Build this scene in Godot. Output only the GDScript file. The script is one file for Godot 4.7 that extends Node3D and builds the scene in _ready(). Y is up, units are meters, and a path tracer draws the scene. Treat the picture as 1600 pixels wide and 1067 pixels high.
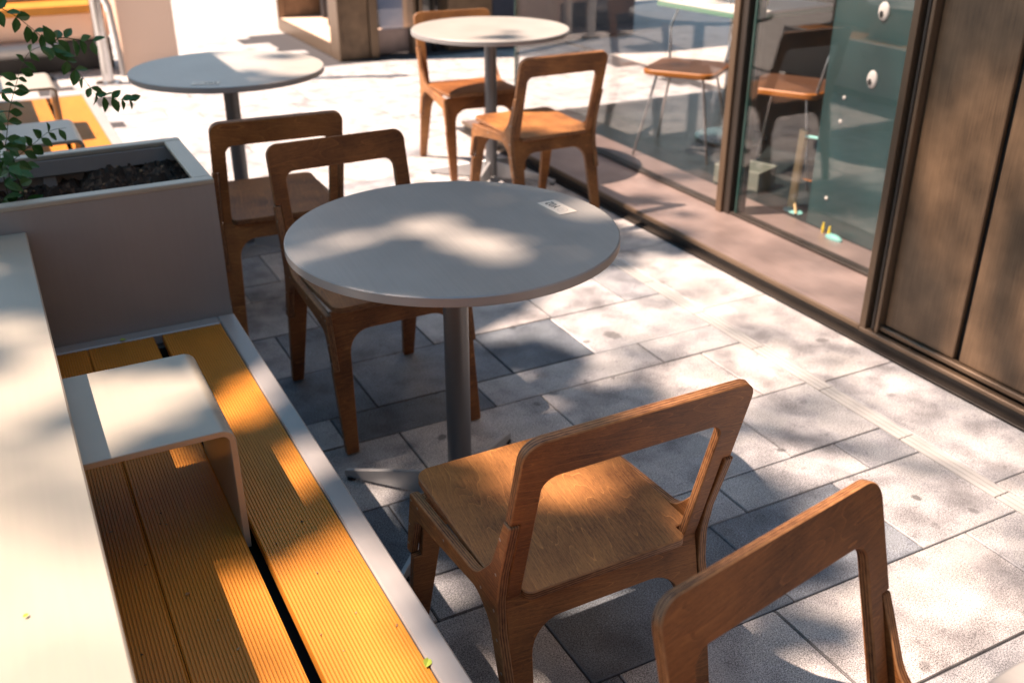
extends Node3D

const SUN_TILT := Vector2(0.55, 0.20)      # metres that sunlight travels along x and z for every metre it falls
const GLASS_X := 2.80
const SILL_X := 2.445
const DECK := 0.375
const COUNTER_H := 0.685
const STOOL_H := 0.60

var M := {}
var taken := {}
var rng := RandomNumberGenerator.new()


# ---------------------------------------------------------------- mesh building
class MB:
	var surf := []                       # per surface: [verts, normals, uvs, uv2s, indices]
	var mats := []
	var at := 0
	func use(mat):
		var i = mats.find(mat)
		if i < 0:
			mats.append(mat)
			surf.append([PackedVector3Array(), PackedVector3Array(), PackedVector2Array(), PackedVector2Array(), PackedInt32Array()])
			i = mats.size() - 1
		at = i
		return self
	func tri(a, b, c, na, nb, nc, ua, ub, uc):          # counter-clockwise seen from outside
		var s = surf[at]
		var k = s[0].size()
		s[0].append(a); s[0].append(b); s[0].append(c)
		s[1].append(na); s[1].append(nb); s[1].append(nc)
		s[2].append(ua); s[2].append(ub); s[2].append(uc)
		s[3].append(Vector2(a.x, a.z)); s[3].append(Vector2(b.x, b.z)); s[3].append(Vector2(c.x, c.z))
		s[4].append(k); s[4].append(k + 2); s[4].append(k + 1)
	func quad(a, b, c, d, ua = Vector2.ZERO, ub = Vector2.ZERO, uc = Vector2.ZERO, ud = Vector2.ZERO):
		var n = (b - a).cross(c - a)
		if n.length() < 1e-12:
			n = (c - a).cross(d - a)
		n = n.normalized()
		tri(a, b, c, n, n, n, ua, ub, uc)
		tri(a, c, d, n, n, n, ua, uc, ud)
	func quadn(a, b, c, d, na, nb, nc, nd, ua, ub, uc, ud):
		tri(a, b, c, na, nb, nc, ua, ub, uc)
		tri(a, c, d, na, nc, nd, ua, uc, ud)
	func mesh():
		var m = ArrayMesh.new()
		for i in surf.size():
			var s = surf[i]
			var arr = []
			arr.resize(Mesh.ARRAY_MAX)
			arr[Mesh.ARRAY_VERTEX] = s[0]
			arr[Mesh.ARRAY_NORMAL] = s[1]
			arr[Mesh.ARRAY_TEX_UV] = s[2]
			arr[Mesh.ARRAY_TEX_UV2] = s[3]
			arr[Mesh.ARRAY_INDEX] = s[4]
			m.add_surface_from_arrays(Mesh.PRIMITIVE_TRIANGLES, arr)
			m.surface_set_material(i, mats[i])
		return m


func lin(r, g, b) -> Color:
	return Color(r, g, b).linear_to_srgb()


# a box with chamfered edges; uv in metres
func bx(mb, mat, c: Vector3, s: Vector3, bev := 0.002, basis := Basis(), off := Vector2.ZERO):
	mb.use(mat)
	var h = s / 2
	bev = minf(bev, minf(h.x, minf(h.y, h.z)) * 0.9)
	var axes = [[0, 1, 2], [1, 2, 0], [2, 0, 1]]
	for ax in axes:
		var i = ax[0]; var j = ax[1]; var k = ax[2]
		for sg in [-1.0, 1.0]:
			var p = []
			var uv = []
			for q in [[-1, -1], [1, -1], [1, 1], [-1, 1]]:
				var v = Vector3()
				v[i] = sg * h[i]
				v[j] = q[0] * (h[j] - bev)
				v[k] = q[1] * (h[k] - bev)
				p.append(c + basis * v)
				var w = c + v
				uv.append((Vector2(w.x, w.y) if i == 2 else (Vector2(w.z, w.y) if i == 0 else Vector2(w.x, w.z))) + off)
			if sg > 0:
				mb.quad(p[0], p[1], p[2], p[3], uv[0], uv[1], uv[2], uv[3])
			else:
				mb.quad(p[3], p[2], p[1], p[0], uv[3], uv[2], uv[1], uv[0])
	if bev <= 0.0:
		return
	for ax in axes:                       # edges along axis k, between faces i and j
		var i = ax[0]; var j = ax[1]; var k = ax[2]
		for si in [-1.0, 1.0]:
			for sj in [-1.0, 1.0]:
				var p = []
				for e in [[0, -1], [1, -1], [1, 1], [0, 1]]:
					var v = Vector3()
					v[i] = si * (h[i] - (bev if e[0] == 1 else 0.0))
					v[j] = sj * (h[j] - (0.0 if e[0] == 1 else bev))
					v[k] = e[1] * (h[k] - bev)
					p.append(c + basis * v)
				var o = Vector2(0.1, 0.1) + off
				if si * sj < 0:
					mb.quad(p[0], p[1], p[2], p[3], o, o, o, o) if false else mb.quad(p[0], p[3], p[2], p[1], o, o, o, o)
				else:
					mb.quad(p[3], p[0], p[1], p[2], o, o, o, o)
	for sx in [-1.0, 1.0]:
		for sy in [-1.0, 1.0]:
			for sz in [-1.0, 1.0]:
				var a = c + basis * Vector3(sx * h.x, sy * (h.y - bev), sz * (h.z - bev))
				var b = c + basis * Vector3(sx * (h.x - bev), sy * h.y, sz * (h.z - bev))
				var d = c + basis * Vector3(sx * (h.x - bev), sy * (h.y - bev), sz * h.z)
				var n = (basis * Vector3(sx, sy, sz)).normalized()
				if sx * sy * sz > 0:
					mb.tri(a, b, d, n, n, n, off, off, off)
				else:
					mb.tri(a, d, b, n, n, n, off, off, off)


# corners given as [x, y, radius] become a polygon with rounded corners
func rounded(pts, seg := 6) -> PackedVector2Array:
	var out = PackedVector2Array()
	var n = pts.size()
	for i in n:
		var p = Vector2(pts[i][0], pts[i][1])
		var r = pts[i][2] if pts[i].size() > 2 else 0.0
		var a = (Vector2(pts[(i + n - 1) % n][0], pts[(i + n - 1) % n][1]) - p)
		var b = (Vector2(pts[(i + 1) % n][0], pts[(i + 1) % n][1]) - p)
		var la = a.length(); var lb = b.length()
		a = a / la; b = b / lb
		var ang = acos(clampf(a.dot(b), -1, 1))
		if r <= 0.0 or ang > PI - 0.03:
			out.append(p)
			continue
		var t = minf(r / tan(ang / 2), minf(la, lb) * 0.49)
		r = t * tan(ang / 2)
		var mid = p + (a + b).normalized() * (r / sin(ang / 2))
		var s = p + a * t - mid
		var e = p + b * t - mid
		var turn = s.angle_to(e)
		for k in seg + 1:
			out.append(mid + s.rotated(turn * k / seg))
	if Geometry2D.is_polygon_clockwise(out):
		out.reverse()
	return out


# a board: outline in its own plane, thickness along the plane's normal, chamfered rims, edges in a material of their own
func plate(mb, mat, mat_edge, poly: PackedVector2Array, thick: float, xf: Transform3D, bev := 0.0015, off := Vector2.ZERO, turn := 0.0):
	var n = poly.size()
	var en = []
	for i in n:
		var d = (poly[(i + 1) % n] - poly[i]).normalized()
		en.append(Vector2(d.y, -d.x))
	var inner = PackedVector2Array()
	for i in n:
		var n0 = en[(i + n - 1) % n]; var n1 = en[i]
		var m = (n0 + n1)
		m = m / maxf(0.4, m.dot(n1)) if m.length() > 0.01 else n1
		inner.append(poly[i] - m * bev)
	var tris = Geometry2D.triangulate_polygon(inner)
	var h = thick / 2
	mb.use(mat)
	for side in [1.0, -1.0]:
		var nn = (xf.basis * Vector3(0, 0, side)).normalized()
		for t in range(0, tris.size(), 3):
			var q = [inner[tris[t]], inner[tris[t + 1]], inner[tris[t + 2]]]
			if ((q[1] - q[0]).cross(q[2] - q[0]) < 0) == (side > 0):
				q = [q[0], q[2], q[1]]
			var v = []
			var uv = []
			for k in 3:
				v.append(xf * Vector3(q[k].x, q[k].y, side * h))
				uv.append(q[k].rotated(turn) + off + (Vector2(0.31, 0.17) if side < 0 else Vector2.ZERO))
			mb.tri(v[0], v[1], v[2], nn, nn, nn, uv[0], uv[1], uv[2])
	mb.use(mat_edge)
	var run = 0.0
	for i in n:
		var j = (i + 1) % n
		var l = (poly[j] - poly[i]).length()
		var n0 = en[i]; var n1 = en[i]
		if en[(i + n - 1) % n].dot(en[i]) > 0.75:
			n0 = (en[(i + n - 1) % n] + en[i]).normalized()
		if en[j].dot(en[i]) > 0.75:
			n1 = (en[j] + en[i]).normalized()
		var w0 = (xf.basis * Vector3(n0.x, n0.y, 0)).normalized()
		var w1 = (xf.basis * Vector3(n1.x, n1.y, 0)).normalized()
		var zf = (xf.basis * Vector3(0, 0, 1)).normalized()
		var a = poly[i]; var b = poly[j]; var ai = inner[i]; var bi = inner[j]
		var u0 = run + off.x; var u1 = run + l + off.x
		mb.quadn(xf * Vector3(a.x, a.y, -h + bev), xf * Vector3(b.x, b.y, -h + bev), xf * Vector3(b.x, b.y, h - bev), xf * Vector3(a.x, a.y, h - bev), w0, w1, w1, w0, Vector2(u0, 0.08), Vector2(u1, 0.08), Vector2(u1, 0.92), Vector2(u0, 0.92))
		mb.quadn(xf * Vector3(a.x, a.y, h - bev), xf * Vector3(b.x, b.y, h - bev), xf * Vector3(bi.x, bi.y, h), xf * Vector3(ai.x, ai.y, h), (w0 + zf).normalized(), (w1 + zf).normalized(), (w1 + zf).normalized(), (w0 + zf).normalized(), Vector2(u0, 0.93), Vector2(u1, 0.93), Vector2(u1, 0.99), Vector2(u0, 0.99))
		mb.quadn(xf * Vector3(ai.x, ai.y, -h), xf * Vector3(bi.x, bi.y, -h), xf * Vector3(b.x, b.y, -h + bev), xf * Vector3(a.x, a.y, -h + bev), (w0 - zf).normalized(), (w1 - zf).normalized(), (w1 - zf).normalized(), (w0 - zf).normalized(), Vector2(u0, 0.01), Vector2(u1, 0.01), Vector2(u1, 0.07), Vector2(u0, 0.07))
		run += l


# a turned shape: profile of Vector2(radius, height), from bottom outside to top
func lathe(mb, mat, prof, c: Vector3, seg := 48):
	mb.use(mat)
	for i in prof.size() - 1:
		var p = prof[i]; var q = prof[i + 1]
		var d = q - p
		var nn = Vector2(d.y, -d.x).normalized()
		for k in seg:
			var a0 = TAU * k / seg; var a1 = TAU * (k + 1) / seg
			var r0 = Vector3(cos(a0), 0, -sin(a0)); var r1 = Vector3(cos(a1), 0, -sin(a1))
			var n0 = r0 * nn.x + Vector3(0, nn.y, 0); var n1 = r1 * nn.x + Vector3(0, nn.y, 0)
			var a = c + r0 * p.x + Vector3(0, p.y, 0); var b = c + r1 * p.x + Vector3(0, p.y, 0)
			var e = c + r1 * q.x + Vector3(0, q.y, 0); var f = c + r0 * q.x + Vector3(0, q.y, 0)
			if absf(d.y) < 1e-6:
				mb.quadn(a, b, e, f, n0, n1, n1, n0, Vector2(a.x, a.z), Vector2(b.x, b.z), Vector2(e.x, e.z), Vector2(f.x, f.z))
			else:
				mb.quadn(a, b, e, f, n0, n1, n1, n0, Vector2(a0, p.y), Vector2(a1, p.y), Vector2(a1, q.y), Vector2(a0, q.y))


func tube(mb, mat, pts, r0: float, r1 := -1.0, seg := 10):
	mb.use(mat)
	if r1 < 0: r1 = r0
	var rings = []
	var n = pts.size()
	var side = Vector3.ZERO
	for i in n:
		var t = (pts[mini(i + 1, n - 1)] - pts[maxi(i - 1, 0)]).normalized()
		if side == Vector3.ZERO:
			side = t.cross(Vector3(0.3, 0.2, 0.93)).normalized()
		side = (side - t * side.dot(t)).normalized()
		var up = t.cross(side)
		var r = lerpf(r0, r1, float(i) / (n - 1))
		var ring = []
		for k in seg:
			var a = TAU * k / seg
			var dd = side * cos(a) + up * sin(a)
			ring.append([pts[i] + dd * r, dd])
		rings.append(ring)
	for i in n - 1:
		for k in seg:
			var l = (k + 1) % seg
			var a = rings[i][k]; var b = rings[i][l]; var c = rings[i + 1][l]; var d = rings[i + 1][k]
			mb.quadn(a[0], b[0], c[0], d[0], a[1], b[1], c[1], d[1], Vector2(float(k) / seg, i * 0.1), Vector2(float(k + 1) / seg, i * 0.1), Vector2(float(k + 1) / seg, i * 0.1 + 0.1), Vector2(float(k) / seg, i * 0.1 + 0.1))
	for e in [0, n - 1]:
		var cc = pts[e]
		var nn = (pts[0] - pts[1]).normalized() if e == 0 else (pts[n - 1] - pts[n - 2]).normalized()
		for k in seg:
			var l = (k + 1) % seg
			var o = Vector2(0.5, 0.5)
			if e == 0:
				mb.tri(cc, rings[e][l][0], rings[e][k][0], nn, nn, nn, o, o, o)
			else:
				mb.tri(cc, rings[e][k][0], rings[e][l][0], nn, nn, nn, o, o, o)


# profile in the x-y plane pushed along z from z0 to z1
func extrude_z(mb, mat, poly: PackedVector2Array, z0: float, z1: float):
	mb.use(mat)
	var n = poly.size()
	for i in n:
		var a = poly[i]; var b = poly[(i + 1) % n]
		mb.quad(Vector3(a.x, a.y, z1), Vector3(a.x, a.y, z0), Vector3(b.x, b.y, z0), Vector3(b.x, b.y, z1), Vector2(a.x, z1), Vector2(a.x, z0), Vector2(b.x, z0), Vector2(b.x, z1))
	var tris = Geometry2D.triangulate_polygon(poly)
	for t in range(0, tris.size(), 3):
		var q = [poly[tris[t]], poly[tris[t + 1]], poly[tris[t + 2]]]
		if (q[1] - q[0]).cross(q[2] - q[0]) < 0:
			q = [q[0], q[2], q[1]]
		var f = Vector3(0, 0, 1)
		mb.tri(Vector3(q[0].x, q[0].y, z1), Vector3(q[1].x, q[1].y, z1), Vector3(q[2].x, q[2].y, z1), f, f, f, q[0], q[1], q[2])
		mb.tri(Vector3(q[0].x, q[0].y, z0), Vector3(q[2].x, q[2].y, z0), Vector3(q[1].x, q[1].y, z0), -f, -f, -f, q[0], q[2], q[1])


# ---------------------------------------------------------------- nodes
func numbered(called: String) -> String:
	var k = taken.get(called, 0)
	taken[called] = k + 1
	return called if k == 0 else "%s_%03d" % [called, k]

func put(called: String, mb, parent: Node) -> MeshInstance3D:
	var o = MeshInstance3D.new()
	o.name = called if parent != self else numbered(called)
	o.mesh = mb if mb is Mesh else mb.mesh()
	parent.add_child(o, true)
	return o

func tag(o: Node, label: String, category: String, group := ""):
	o.set_meta("label", label)
	o.set_meta("category", category)
	if group != "":
		o.set_meta("group", group)
	return o

func structure(o: Node, label: String):
	o.set_meta("kind", "structure")
	o.set_meta("label", label)
	return o

func thing(called: String, label: String, category: String, at := Vector3.ZERO, turn := 0.0, group := "") -> Node3D:
	var o = Node3D.new()
	o.name = numbered(called)
	o.position = at
	o.rotation.y = turn
	add_child(o)
	tag(o, label, category, group)
	return o

func box_part(called: String, parent: Node, mat, c: Vector3, s: Vector3, bev := 0.002, basis := Basis()):
	var mb = MB.new()
	bx(mb, mat, c, s, bev, basis)
	return put(called, mb, parent)


# ---------------------------------------------------------------- textures
func noise_bytes(w: int, h: int, freq: float, sd: int, oct := 3, to_w := 0, to_h := 0, seamless := true) -> PackedByteArray:
	var n = FastNoiseLite.new()
	n.seed = sd
	n.frequency = freq
	n.noise_type = FastNoiseLite.TYPE_SIMPLEX_SMOOTH
	n.fractal_type = FastNoiseLite.FRACTAL_FBM
	n.fractal_octaves = oct
	var im: Image = n.get_seamless_image(w, h, false, false, 0.2, true) if seamless else n.get_image(w, h)
	im.convert(Image.FORMAT_L8)
	if to_w > 0:
		im.resize(to_w, to_h, Image.INTERPOLATE_CUBIC)
	return im.get_data()

func tex_from(w: int, h: int, data: PackedByteArray) -> ImageTexture:
	return ImageTexture.create_from_image(Image.create_from_data(w, h, false, Image.FORMAT_RGB8, data))

func srgb8(x: float) -> int:
	return int(clampf(255.0 * (1.055 * pow(maxf(x, 0.0), 1 / 2.4) - 0.055) if x > 0.0031 else 255.0 * 12.92 * x, 0, 255))

# stained rotary-cut birch veneer: contour figure, fine pores, blotchy stain
func wood_tex(sd: int) -> ImageTexture:
	var S = 1024
	var fig = noise_bytes(32, 256, 0.016, sd, 3, S, S)          # stretched along u
	var fine = noise_bytes(32, 1024, 0.16, sd + 1, 3, S, S)
	var pore = noise_bytes(128, 1024, 0.32, sd + 2, 2, S, S)
	var blot = noise_bytes(256, 256, 0.012, sd + 3, 4, S, S)
	var ramp = []
	for i in 512:
		var t = i / 511.0
		ramp.append([srgb8(lerpf(0.060, 0.64, t)), srgb8(lerpf(0.017, 0.285, t)), srgb8(lerpf(0.006, 0.084, t))])
	var out = PackedByteArray()
	out.resize(S * S * 3)
	var p = 0
	for i in S * S:
		var c = fig[i] / 255.0 * 10.0
		var f = c - floorf(c)
		var v = 0.40 + 0.10 * (f - 0.5)
		if f > 0.93:
			v += 0.36 * (1.0 - absf(f - 0.965) / 0.035)
		v += (fine[i] - 128) * 0.0010 + (blot[i] - 128) * 0.0018
		if pore[i] < 84:
			v -= 0.13
		elif pore[i] > 170:
			v += 0.07
		var k = ramp[clampi(int(v * 511), 0, 511)]
		out[p] = k[0]; out[p + 1] = k[1]; out[p + 2] = k[2]
		p += 3
	return tex_from(S, S, out)

# the plies seen on a cut edge: u runs along the edge (1 m a tile), v across the board
func ply_tex() -> ImageTexture:
	var W = 1024; var H = 64
	var n = noise_bytes(1024, 64, 0.05, 77, 3)
	var m = noise_bytes(1024, 64, 0.008, 78, 3)
	var out = PackedByteArray()
	out.resize(W * H * 3)
	var p = 0
	for y in H:
		var v = (y + 0.5) / H
		var ply = v * 7.0
		var odd = int(ply) % 2
		var seam = absf(ply - roundf(ply)) < 0.14
		for x in W:
			var t = (0.50 if odd == 0 else 0.13) + (n[y * W + x] - 128) * 0.0016 + (m[y * W + x] - 128) * 0.0012
			if seam: t -= 0.12
			out[p] = srgb8(lerpf(0.09, 0.58, t)); out[p + 1] = srgb8(lerpf(0.032, 0.29, t)); out[p + 2] = srgb8(lerpf(0.012, 0.12, t))
			p += 3
	return tex_from(W, H, out)

# flamed granite: light and dark grains of one to three millimetres
func granite_tex(sd: int) -> ImageTexture:
	var S = 1024
	var a = noise_bytes(S, S, 0.22, sd, 2)
	var b = noise_bytes(S, S, 0.12, sd + 1, 2)
	var c = noise_bytes(512, 512, 0.01, sd + 2, 4, S, S)
	var out = PackedByteArray()
	out.resize(S * S * 3)
	var p = 0
	for i in S * S:
		var v = 0.50 + (a[i] - 128) * 0.0030 + (b[i] - 128) * 0.0014 + (c[i] - 128) * 0.0008
		if a[i] < 96: v *= 0.45
		if b[i] > 176: v += 0.08
		out[p] = srgb8(v * 0.99); out[p + 1] = srgb8(v * 0.99); out[p + 2] = srgb8(v * 1.00)
		p += 3
	return tex_from(S, S, out)

# multiplied over the paving: old spills, gum, foot dirt (white = clean)
func stain_tex() -> ImageTexture:
	var S = 1024
	var a = noise_bytes(512, 512, 0.018, 301, 5, S, S)
	var b = noise_bytes(S, S, 0.05, 302, 4)
	var im = Image.create(S, S, false, Image.FORMAT_RGB8)
	var out = PackedByteArray()
	out.resize(S * S * 3)
	var p = 0
	for i in S * S:
		var v = 0.97 - (a[i] - 128) * 0.0019 - clampf((b[i] - 198) / 120.0, 0, 0.12)
		var g = int(255 * clampf(v, 0.3, 1.0))
		out[p] = g; out[p + 1] = g; out[p + 2] = mini(255, g + 3)
		p += 3
	im = Image.create_from_data(S, S, false, Image.FORMAT_RGB8, out)
	var r = RandomNumberGenerator.new()
	r.seed = 55
	for k in 26:                          # round spots of chewing gum and drips
		var cx = r.randf() * S; var cy = r.randf() * S
		var rad = r.randf_range(2.0, 11.0) if r.randf() < 0.8 else r.randf_range(12, 22)
		var dark = r.randf_range(0.62, 0.92)
		var ph = r.randf() * TAU
		for y in range(int(cy - rad * 1.5), int(cy + rad * 1.5) + 1):
			for x in range(int(cx - rad * 1.5), int(cx + rad * 1.5) + 1):
				var d = Vector2(x - cx, y - cy)
				var rr = rad * (1.0 + 0.16 * sin(2 * d.angle() + ph) + 0.10 * sin(7 * d.angle() - ph))
				var f = smoothstep(rr, rr * 0.55, d.length())
				if f > 0:
					var q = Vector2i(posmod(x, S), posmod(y, S))
					var o = im.get_pixelv(q)
					im.set_pixelv(q, o * lerpf(1.0, dark, f))
	return ImageTexture.create_from_image(im)

# brushed sheet: fine streaks along v, and cloudy patina; greyscale times tint
func brushed_tex(sd: int, tint: Array, streak: float, cloud: float, specks: float, S := 1024) -> ImageTexture:
	var a = noise_bytes(S, 16, 0.22, sd, 3, S, S)
	var b = noise_bytes(256, 256, 0.012, sd + 1, 4, S, S)
	var c = noise_bytes(S, S, 0.2, sd + 2, 2)
	var d = noise_bytes(128, 128, 0.02, sd + 3, 3, S, S)
	var out = PackedByteArray()
	out.resize(S * S * 3)
	var p = 0
	for i in S * S:
		var v = 1.0 + (a[i] - 128) / 128.0 * streak + (b[i] - 128) / 128.0 * cloud
		if specks > 0 and c[i] > 208 and d[i] > 120: v += specks
		out[p] = srgb8(tint[0] * v); out[p + 1] = srgb8(tint[1] * v); out[p + 2] = srgb8(tint[2] * v)
		p += 3
	return tex_from(S, S, out)

func bump_tex(w: int, h: int, freq: float, sd: int, oct: int, to_w := 0, to_h := 0) -> ImageTexture:
	var d = noise_bytes(w, h, freq, sd, oct, to_w, to_h)
	return ImageTexture.create_from_image(Image.create_from_data(to_w if to_w else w, to_h if to_h else h, false, Image.FORMAT_L8, d))

func mat(col: Color, rough := 0.6, metal := 0.0, spec := 0.5) -> StandardMaterial3D:
	var m = StandardMaterial3D.new()
	m.albedo_color = col
	m.roughness = rough
	m.metallic = metal
	m.metallic_specular = spec
	return m

func make_materials():
	for k in 3:
		var w = mat([Color(1, 1, 1), Color(0.93, 0.90, 0.88), Color(0.87, 0.82, 0.79)][k], 0.52)
		w.albedo_texture = wood_tex(11 + 7 * k)
		w.uv1_scale = Vector3(1.5, 1.5, 1)
		M["wood%d" % k] = w
	var e = mat(Color.WHITE, 0.5)
	e.albedo_texture = ply_tex()
	M.ply = e
	var stain = stain_tex()
	var grain = granite_tex(21)
	var gbump = bump_tex(512, 512, 0.3, 91, 2)
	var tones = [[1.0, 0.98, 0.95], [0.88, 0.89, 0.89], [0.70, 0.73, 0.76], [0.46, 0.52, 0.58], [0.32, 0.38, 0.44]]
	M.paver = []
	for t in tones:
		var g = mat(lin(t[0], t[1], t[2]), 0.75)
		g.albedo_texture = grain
		g.uv1_scale = Vector3(1.35, 1.35, 1)
		g.uv2_scale = Vector3(0.55, 0.55, 1)
		g.detail_enabled = true
		g.detail_albedo = stain
		g.detail_uv_layer = BaseMaterial3D.DETAIL_UV_2
		g.detail_blend_mode = BaseMaterial3D.BLEND_MODE_MUL
		g.heightmap_enabled = false
		M.paver.append(g)
	M.joint = mat(lin(0.05, 0.05, 0.055), 0.95)
	var pl = mat(lin(1.0, 0.97, 0.92), 0.8)
	pl.albedo_texture = grain
	pl.uv1_triplanar = true
	pl.uv1_world_triplanar = true
	pl.uv1_scale = Vector3(0.9, 0.9, 0.9)
	M.plaza = pl
	M.drain = mat(lin(0.43, 0.43, 0.42), 0.7)
	# painted and brushed metals
	var tt = mat(Color.WHITE, 0.30, 0.0, 0.5)
	tt.albedo_texture = brushed_tex(31, [0.37, 0.362, 0.34], 0.05, 0.08, 0.0, 512)
	tt.uv1_scale = Vector3(1.2, 1.2, 1)
	tt.roughness = 0.34
	M.table = tt
	M.table_edge = mat(lin(0.33, 0.33, 0.33), 0.42, 0.2)
	var pole = mat(lin(0.20, 0.205, 0.215), 0.42, 0.55)
	M.pole = pole
	M.blade = mat(lin(0.46, 0.48, 0.50), 0.36, 0.4)
	var gm = mat(Color.WHITE, 0.30, 0.0, 0.5)
	gm.albedo_texture = brushed_tex(41, [0.37, 0.348, 0.29], 0.02, 0.05, 0.0, 512)
	gm.uv1_scale = Vector3(0.7, 0.7, 1)
	M.steel = gm
	var pn = mat(Color.WHITE, 0.40, 0.0, 0.5)
	pn.albedo_texture = brushed_tex(48, [0.29, 0.28, 0.275], 0.02, 0.10, 0.0, 512)
	pn.uv1_scale = Vector3(0.7, 0.7, 1)
	M.panel = pn
	var gs = mat(Color.WHITE, 0.42, 0.25, 0.5)
	gs.albedo_texture = brushed_tex(46, [0.40, 0.385, 0.375], 0.02, 0.09, 0.0, 512)
	gs.uv1_scale = Vector3(0.7, 0.7, 1)
	M.frame = gs
	var deck = mat(Color.WHITE, 0.5)
	deck.albedo_texture = brushed_tex(51, [0.54, 0.220, 0.026], 0.03, 0.10, 0.0, 512)
	deck.uv1_scale = Vector3(2.5, 0.9, 1)
	M.deck = deck
	M.dark = mat(lin(0.012, 0.012, 0.013), 0.9)
	M.rubber = mat(lin(0.02, 0.02, 0.022), 0.6)
	var br = mat(Color.WHITE, 0.42, 0.12, 0.5)
	br.albedo_texture = brushed_tex(61, [0.165, 0.106, 0.062], 0.36, 0.34, 0.35)
	br.uv1_scale = Vector3(1.6, 1.6, 1)
	M.bronze = br
	var bs = mat(Color.WHITE, 0.36, 0.35, 0.5)
	bs.albedo_texture = brushed_tex(66, [0.29, 0.228, 0.212], 0.10, 0.22, 0.0, 512)
	bs.uv1_scale = Vector3(1.2, 1.2, 1)
	M.sill = bs
	M.trim = mat(lin(0.17, 0.12, 0.08), 0.38, 0.5)
	M.trim_dark = mat(lin(0.05, 0.042, 0.036), 0.45, 0.3)
	var gl = mat(Color(0.85, 0.9, 0.88, 0.004), 0.0, 0.0, 0.6)
	gl.transparency = BaseMaterial3D.TRANSPARENCY_ALPHA
	M.glass = gl
	M.glass_edge = mat(lin(0.015, 0.05, 0.045), 0.2)
	M.screw = mat(lin(0.45, 0.44, 0.42), 0.35, 0.8)
	M.card = mat(lin(0.82, 0.76, 0.66), 0.5)
	M.ink = mat(lin(0.03, 0.03, 0.03), 0.7)
	M.ink_faint = mat(lin(0.55, 0.50, 0.43), 0.7)
	M.soil = mat(lin(0.030, 0.022, 0.017), 1.0)
	M.soil2 = mat(lin(0.075, 0.052, 0.036), 1.0)
	M.chip = mat(lin(0.33, 0.24, 0.14), 0.9)
	var leaf = mat(lin(0.026, 0.105, 0.022), 0.5)
	leaf.backlight_enabled = true
	leaf.backlight = Color(0.05, 0.14, 0.02)
	M.leaf = leaf
	var tleaf = mat(lin(0.05, 0.12, 0.03), 0.5)
	tleaf.backlight_enabled = true
	tleaf.backlight = Color(0.06, 0.14, 0.02)
	M.tree_leaf = tleaf
	M.twig = mat(lin(0.05, 0.06, 0.025), 0.8)
	M.bark = mat(lin(0.11, 0.085, 0.06), 0.95)
	M.yellow_leaf = mat(lin(0.75, 0.50, 0.03), 0.6)
	M.green_leaf = mat(lin(0.35, 0.45, 0.06), 0.6)
	M.brown_leaf = mat(lin(0.25, 0.14, 0.05), 0.7)
	M.white = mat(lin(0.78, 0.76, 0.72), 0.5)
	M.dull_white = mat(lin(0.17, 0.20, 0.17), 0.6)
	M.cream = mat(lin(0.86, 0.63, 0.49), 0.7)
	M.black = mat(lin(0.02, 0.02, 0.02), 0.4)
	M.wall_in = mat(lin(0.022, 0.022, 0.025), 0.8)
	M.floor_in = mat(lin(0.012, 0.020, 0.022), 0.4)
	M.teal = mat(lin(0.022, 0.062, 0.066), 0.25)
	M.teal_light = mat(lin(0.20, 0.55, 0.52), 0.5)
	M.amber = mat(lin(0.34, 0.115, 0.006), 0.5)
	M.seat_brown = mat(lin(0.07, 0.032, 0.016), 0.5)
	M.lemon = mat(lin(0.80, 0.62, 0.02), 0.5)
	M.pine = mat(lin(0.62, 0.46, 0.22), 0.6)
	M.glass_green = mat(lin(0.10, 0.26, 0.17), 0.3)
	M.chrome = mat(lin(0.6, 0.6, 0.6), 0.2, 1.0)
	M.canvas = mat(lin(0.62, 0.56, 0.46), 0.8)
	M.navy = mat(lin(0.02, 0.035, 0.07), 0.5)


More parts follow.
